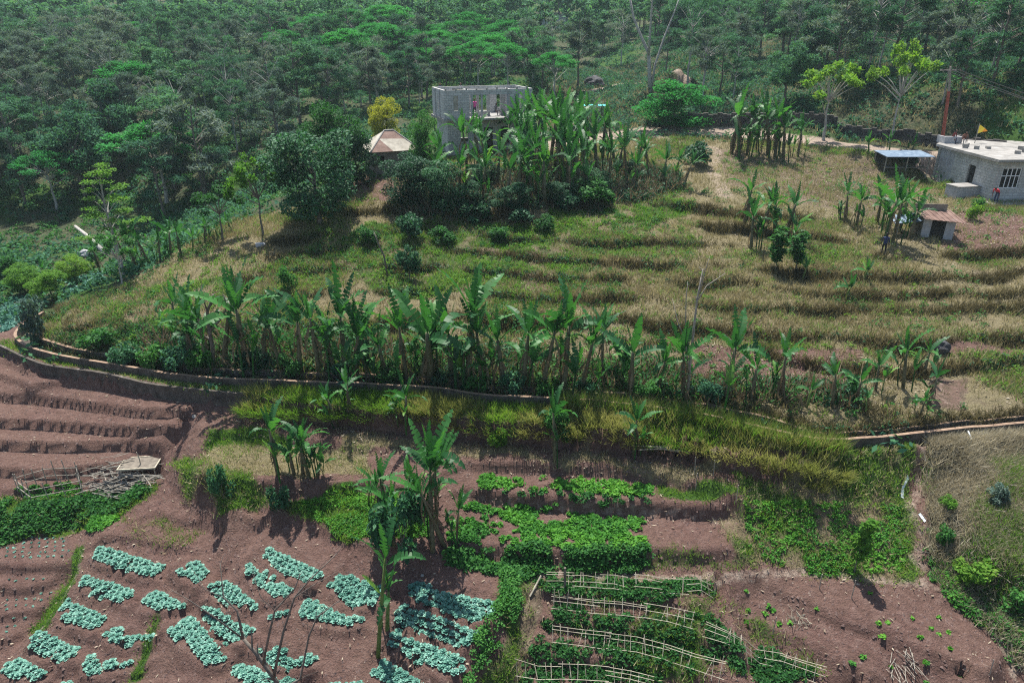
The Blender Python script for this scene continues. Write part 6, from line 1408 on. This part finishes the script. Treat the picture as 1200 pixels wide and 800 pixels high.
# table
tb_ = tag(empty('slatted_table', G(168, 557), R(6)), 'low slatted wooden platform table beside the heap of branches', 'table'); s_ = mpp(tb_.location); W_ = 40*s_; D_t = 1.0; Ht = .62
mb = MB()
for i in range(14): mb.box(-W_/2, W_/2, -D_t/2+i*D_t/14, -D_t/2+(i+.75)*D_t/14, Ht, Ht+.03)
mb.build('table_top', M['wood'], tb_)
mb = MB(); mb.box(-W_/2-.05, W_/2+.05, -D_t/2-.06, -D_t/2-.003, Ht-.02, Ht+.06).box(-W_/2-.05, W_/2+.05, D_t/2+.003, D_t/2+.06, Ht-.02, Ht+.06).box(-W_/2-.06, -W_/2-.003, -D_t/2, D_t/2, Ht-.01, Ht+.05).box(W_/2+.003, W_/2+.06, -D_t/2, D_t/2, Ht-.01, Ht+.05); mb.build('rim', M['bamboo'], tb_)
for sx in (-1, 1):
    for sy in (-1, 1): MB().tube([(sx*W_*.46, sy*D_t*.42, -.3), (sx*W_*.46, sy*D_t*.42, Ht-.005)], .035, 6).build('leg', M['bamboo'], tb_)
tag(MB().tube([G(169, 560)-Vector((0, 0, .2)), G(169, 560)+Vector((.0, 0, 1.15)), G(169, 560)+Vector((-.05, 0, 1.5))], [.03, .03, .02], 6).build('leaning_stick', M['bamboo']), 'upright stick standing in front of the slatted table', 'stick')
rnd = random.Random(5); mb = MB(); cpt = G(145, 573)
for i in range(150):
    c = Vector((max(-1.6, min(1.6, rnd.gauss(0, .85))), max(-.8, min(.8, rnd.gauss(0, .4))), 0)); c += cpt; c.z = gz(c.x, c.y)+rnd.uniform(.1, .5); an = rnd.gauss(.1, .45); L = rnd.uniform(.5, 1.5); d = Vector((math.cos(an), math.sin(an), rnd.uniform(-.1, .12)))*L/2; mb.tube([c-d, c+Vector((0, 0, rnd.uniform(-.05, .08))), c+d], rnd.choice((.012, .018, .028)), 4)
tag(mb.build('branch_heap', M['deadwood']), 'tangled heap of dry grey branches in front of the slatted table', 'branches')
mb = MB(); cpt = G(770, 527)
for i in range(14):
    c = cpt+Vector((rnd.uniform(-.5, .5), rnd.uniform(-.2, .2), .08+rnd.uniform(0, .15))); an = rnd.uniform(-.3, .15); d = Vector((math.cos(an), math.sin(an), 0))*rnd.uniform(.4, 1.0); mb.tube([c-d, c+d], .025, 5)
tag(mb.build('cane_bundle', M['deadwood']), 'bundle of dry canes lying at the foot of the grassy bank', 'canes')
mb = MB(); cpt = G(1062, 790)
for i in range(30):
    c = cpt+Vector((rnd.gauss(0, .25), rnd.gauss(0, .35), 0)); c.z = gz(c.x, c.y)+rnd.uniform(.02, .2); an = rnd.gauss(1.5, .5); d = Vector((math.cos(an), math.sin(an), rnd.uniform(-.1, .2)))*rnd.uniform(.15, .45); mb.tube([c-d, c+d], .011, 4)
tag(mb.build('dry_stalk_heap', M['deadwood']), 'pale heap of dry stalks on the bare mound at the bottom edge', 'stalks')
mb = MB(); cpt = G(936, 729)
for i in range(60):
    c = cpt+Vector((rnd.gauss(0, .2), rnd.gauss(0, .2), 0)); c.z = gz(c.x, c.y); d = Vector((rnd.gauss(0, .15), rnd.gauss(0, .15), rnd.uniform(.05, .25))); mb.tube([c, c+d], .01, 3)
tag(mb.build('dry_grass_heap', M['bamboo']), 'small heap of straw on the bare brown mound', 'straw')
for i, (x, y, t) in enumerate([(814, 556, 536), (836, 558, 540), (815, 575, 556), (862, 590, 570), (905, 745, 722), (998, 700, 678), (960, 690, 672), (1160, 790, 770)]):
    a = G(x, y); tag(MB().tube([a-Vector((0, 0, .1)), a+Vector((random.uniform(-.06, .06), 0, (y-t)*mpp(a)*1.2))], .018, 5).build('thin_stick', M['deadwood']), 'thin bare stick planted in the soil, ' + ('below the canal bank, upper left one', 'below the canal bank, upper right one', 'on the ledge below the canal bank', 'at the right end of the brown riser', 'on the brown mound near the trellis', 'beside the narrow young tree on the brown mound', 'at the upper edge of the brown mound', 'at the bottom right corner of the brown mound')[i], 'stick', 'thin sticks planted in the fields')
# water: a spout from the canal, its splash and the trickle below
j0 = G(1132, 513)+Vector((0, .0, .35)); j1 = G(1140, 529)
pts = [j0.lerp(j1, t)+Vector((0, 0, (1-t)*t*.3)) for t in (0, .25, .5, .75, 1)]
tag(MB().tube(pts, [.03, .035, .04, .06, .09], 6).build('water_spout', M['water'], None, True), 'white jet of water spilling from the canal wall at the right', 'water')
def ribbon(pl, w_, name):
    W_ = resample([G(*p) for p in pl], .15); V = []; F = []
    for i, p in enumerate(W_):
        s = side(W_, i); q = w_*(.5+vnoise(i*.7, 3, 1))
        for k in (-1, 1): a = p+s*k*q; V.append((a.x, a.y, gz(a.x, a.y)+.03))
    for i in range(len(W_)-1): F.append((2*i, 2*i+1, 2*i+3, 2*i+2))
    me = bpy.data.meshes.new(name); me.from_pydata(V, [], F); me.materials.append(M['water']); tag(obj(name, me), kind='structure')
ribbon([(1136, 531), (1146, 528), (1150, 526)], .13, 'water'); ribbon([(1064, 560), (1058, 572), (1057, 584)], .05, 'stream'); ribbon([(1077, 602), (1084, 612)], .05, 'stream')
# ================================================================== haze
hz_ = MB().box(-620, 620, -30, 640, -40, 165).build('haze', None)
hm = bpy.data.materials.new('air'); hm.use_nodes = True; hn = hm.node_tree
for nd in list(hn.nodes):
    if nd.type == 'BSDF_PRINCIPLED': hn.nodes.remove(nd)
pv = hn.nodes.new('ShaderNodeVolumePrincipled'); pv.inputs['Color'].default_value = (.72, .92, 1, 1); pv.inputs['Density'].default_value = .00026; pv.inputs['Anisotropy'].default_value = .2
hn.links.new(pv.outputs[0], hn.nodes['Material Output'].inputs['Volume']); hz_.data.materials.append(hm); tag(hz_, kind='stuff')
for o in bpy.data.objects:
    if o.get('label') and not 4 <= len(o['label'].split()) <= 16: print('LABEL', len(o['label'].split()), o['label'])
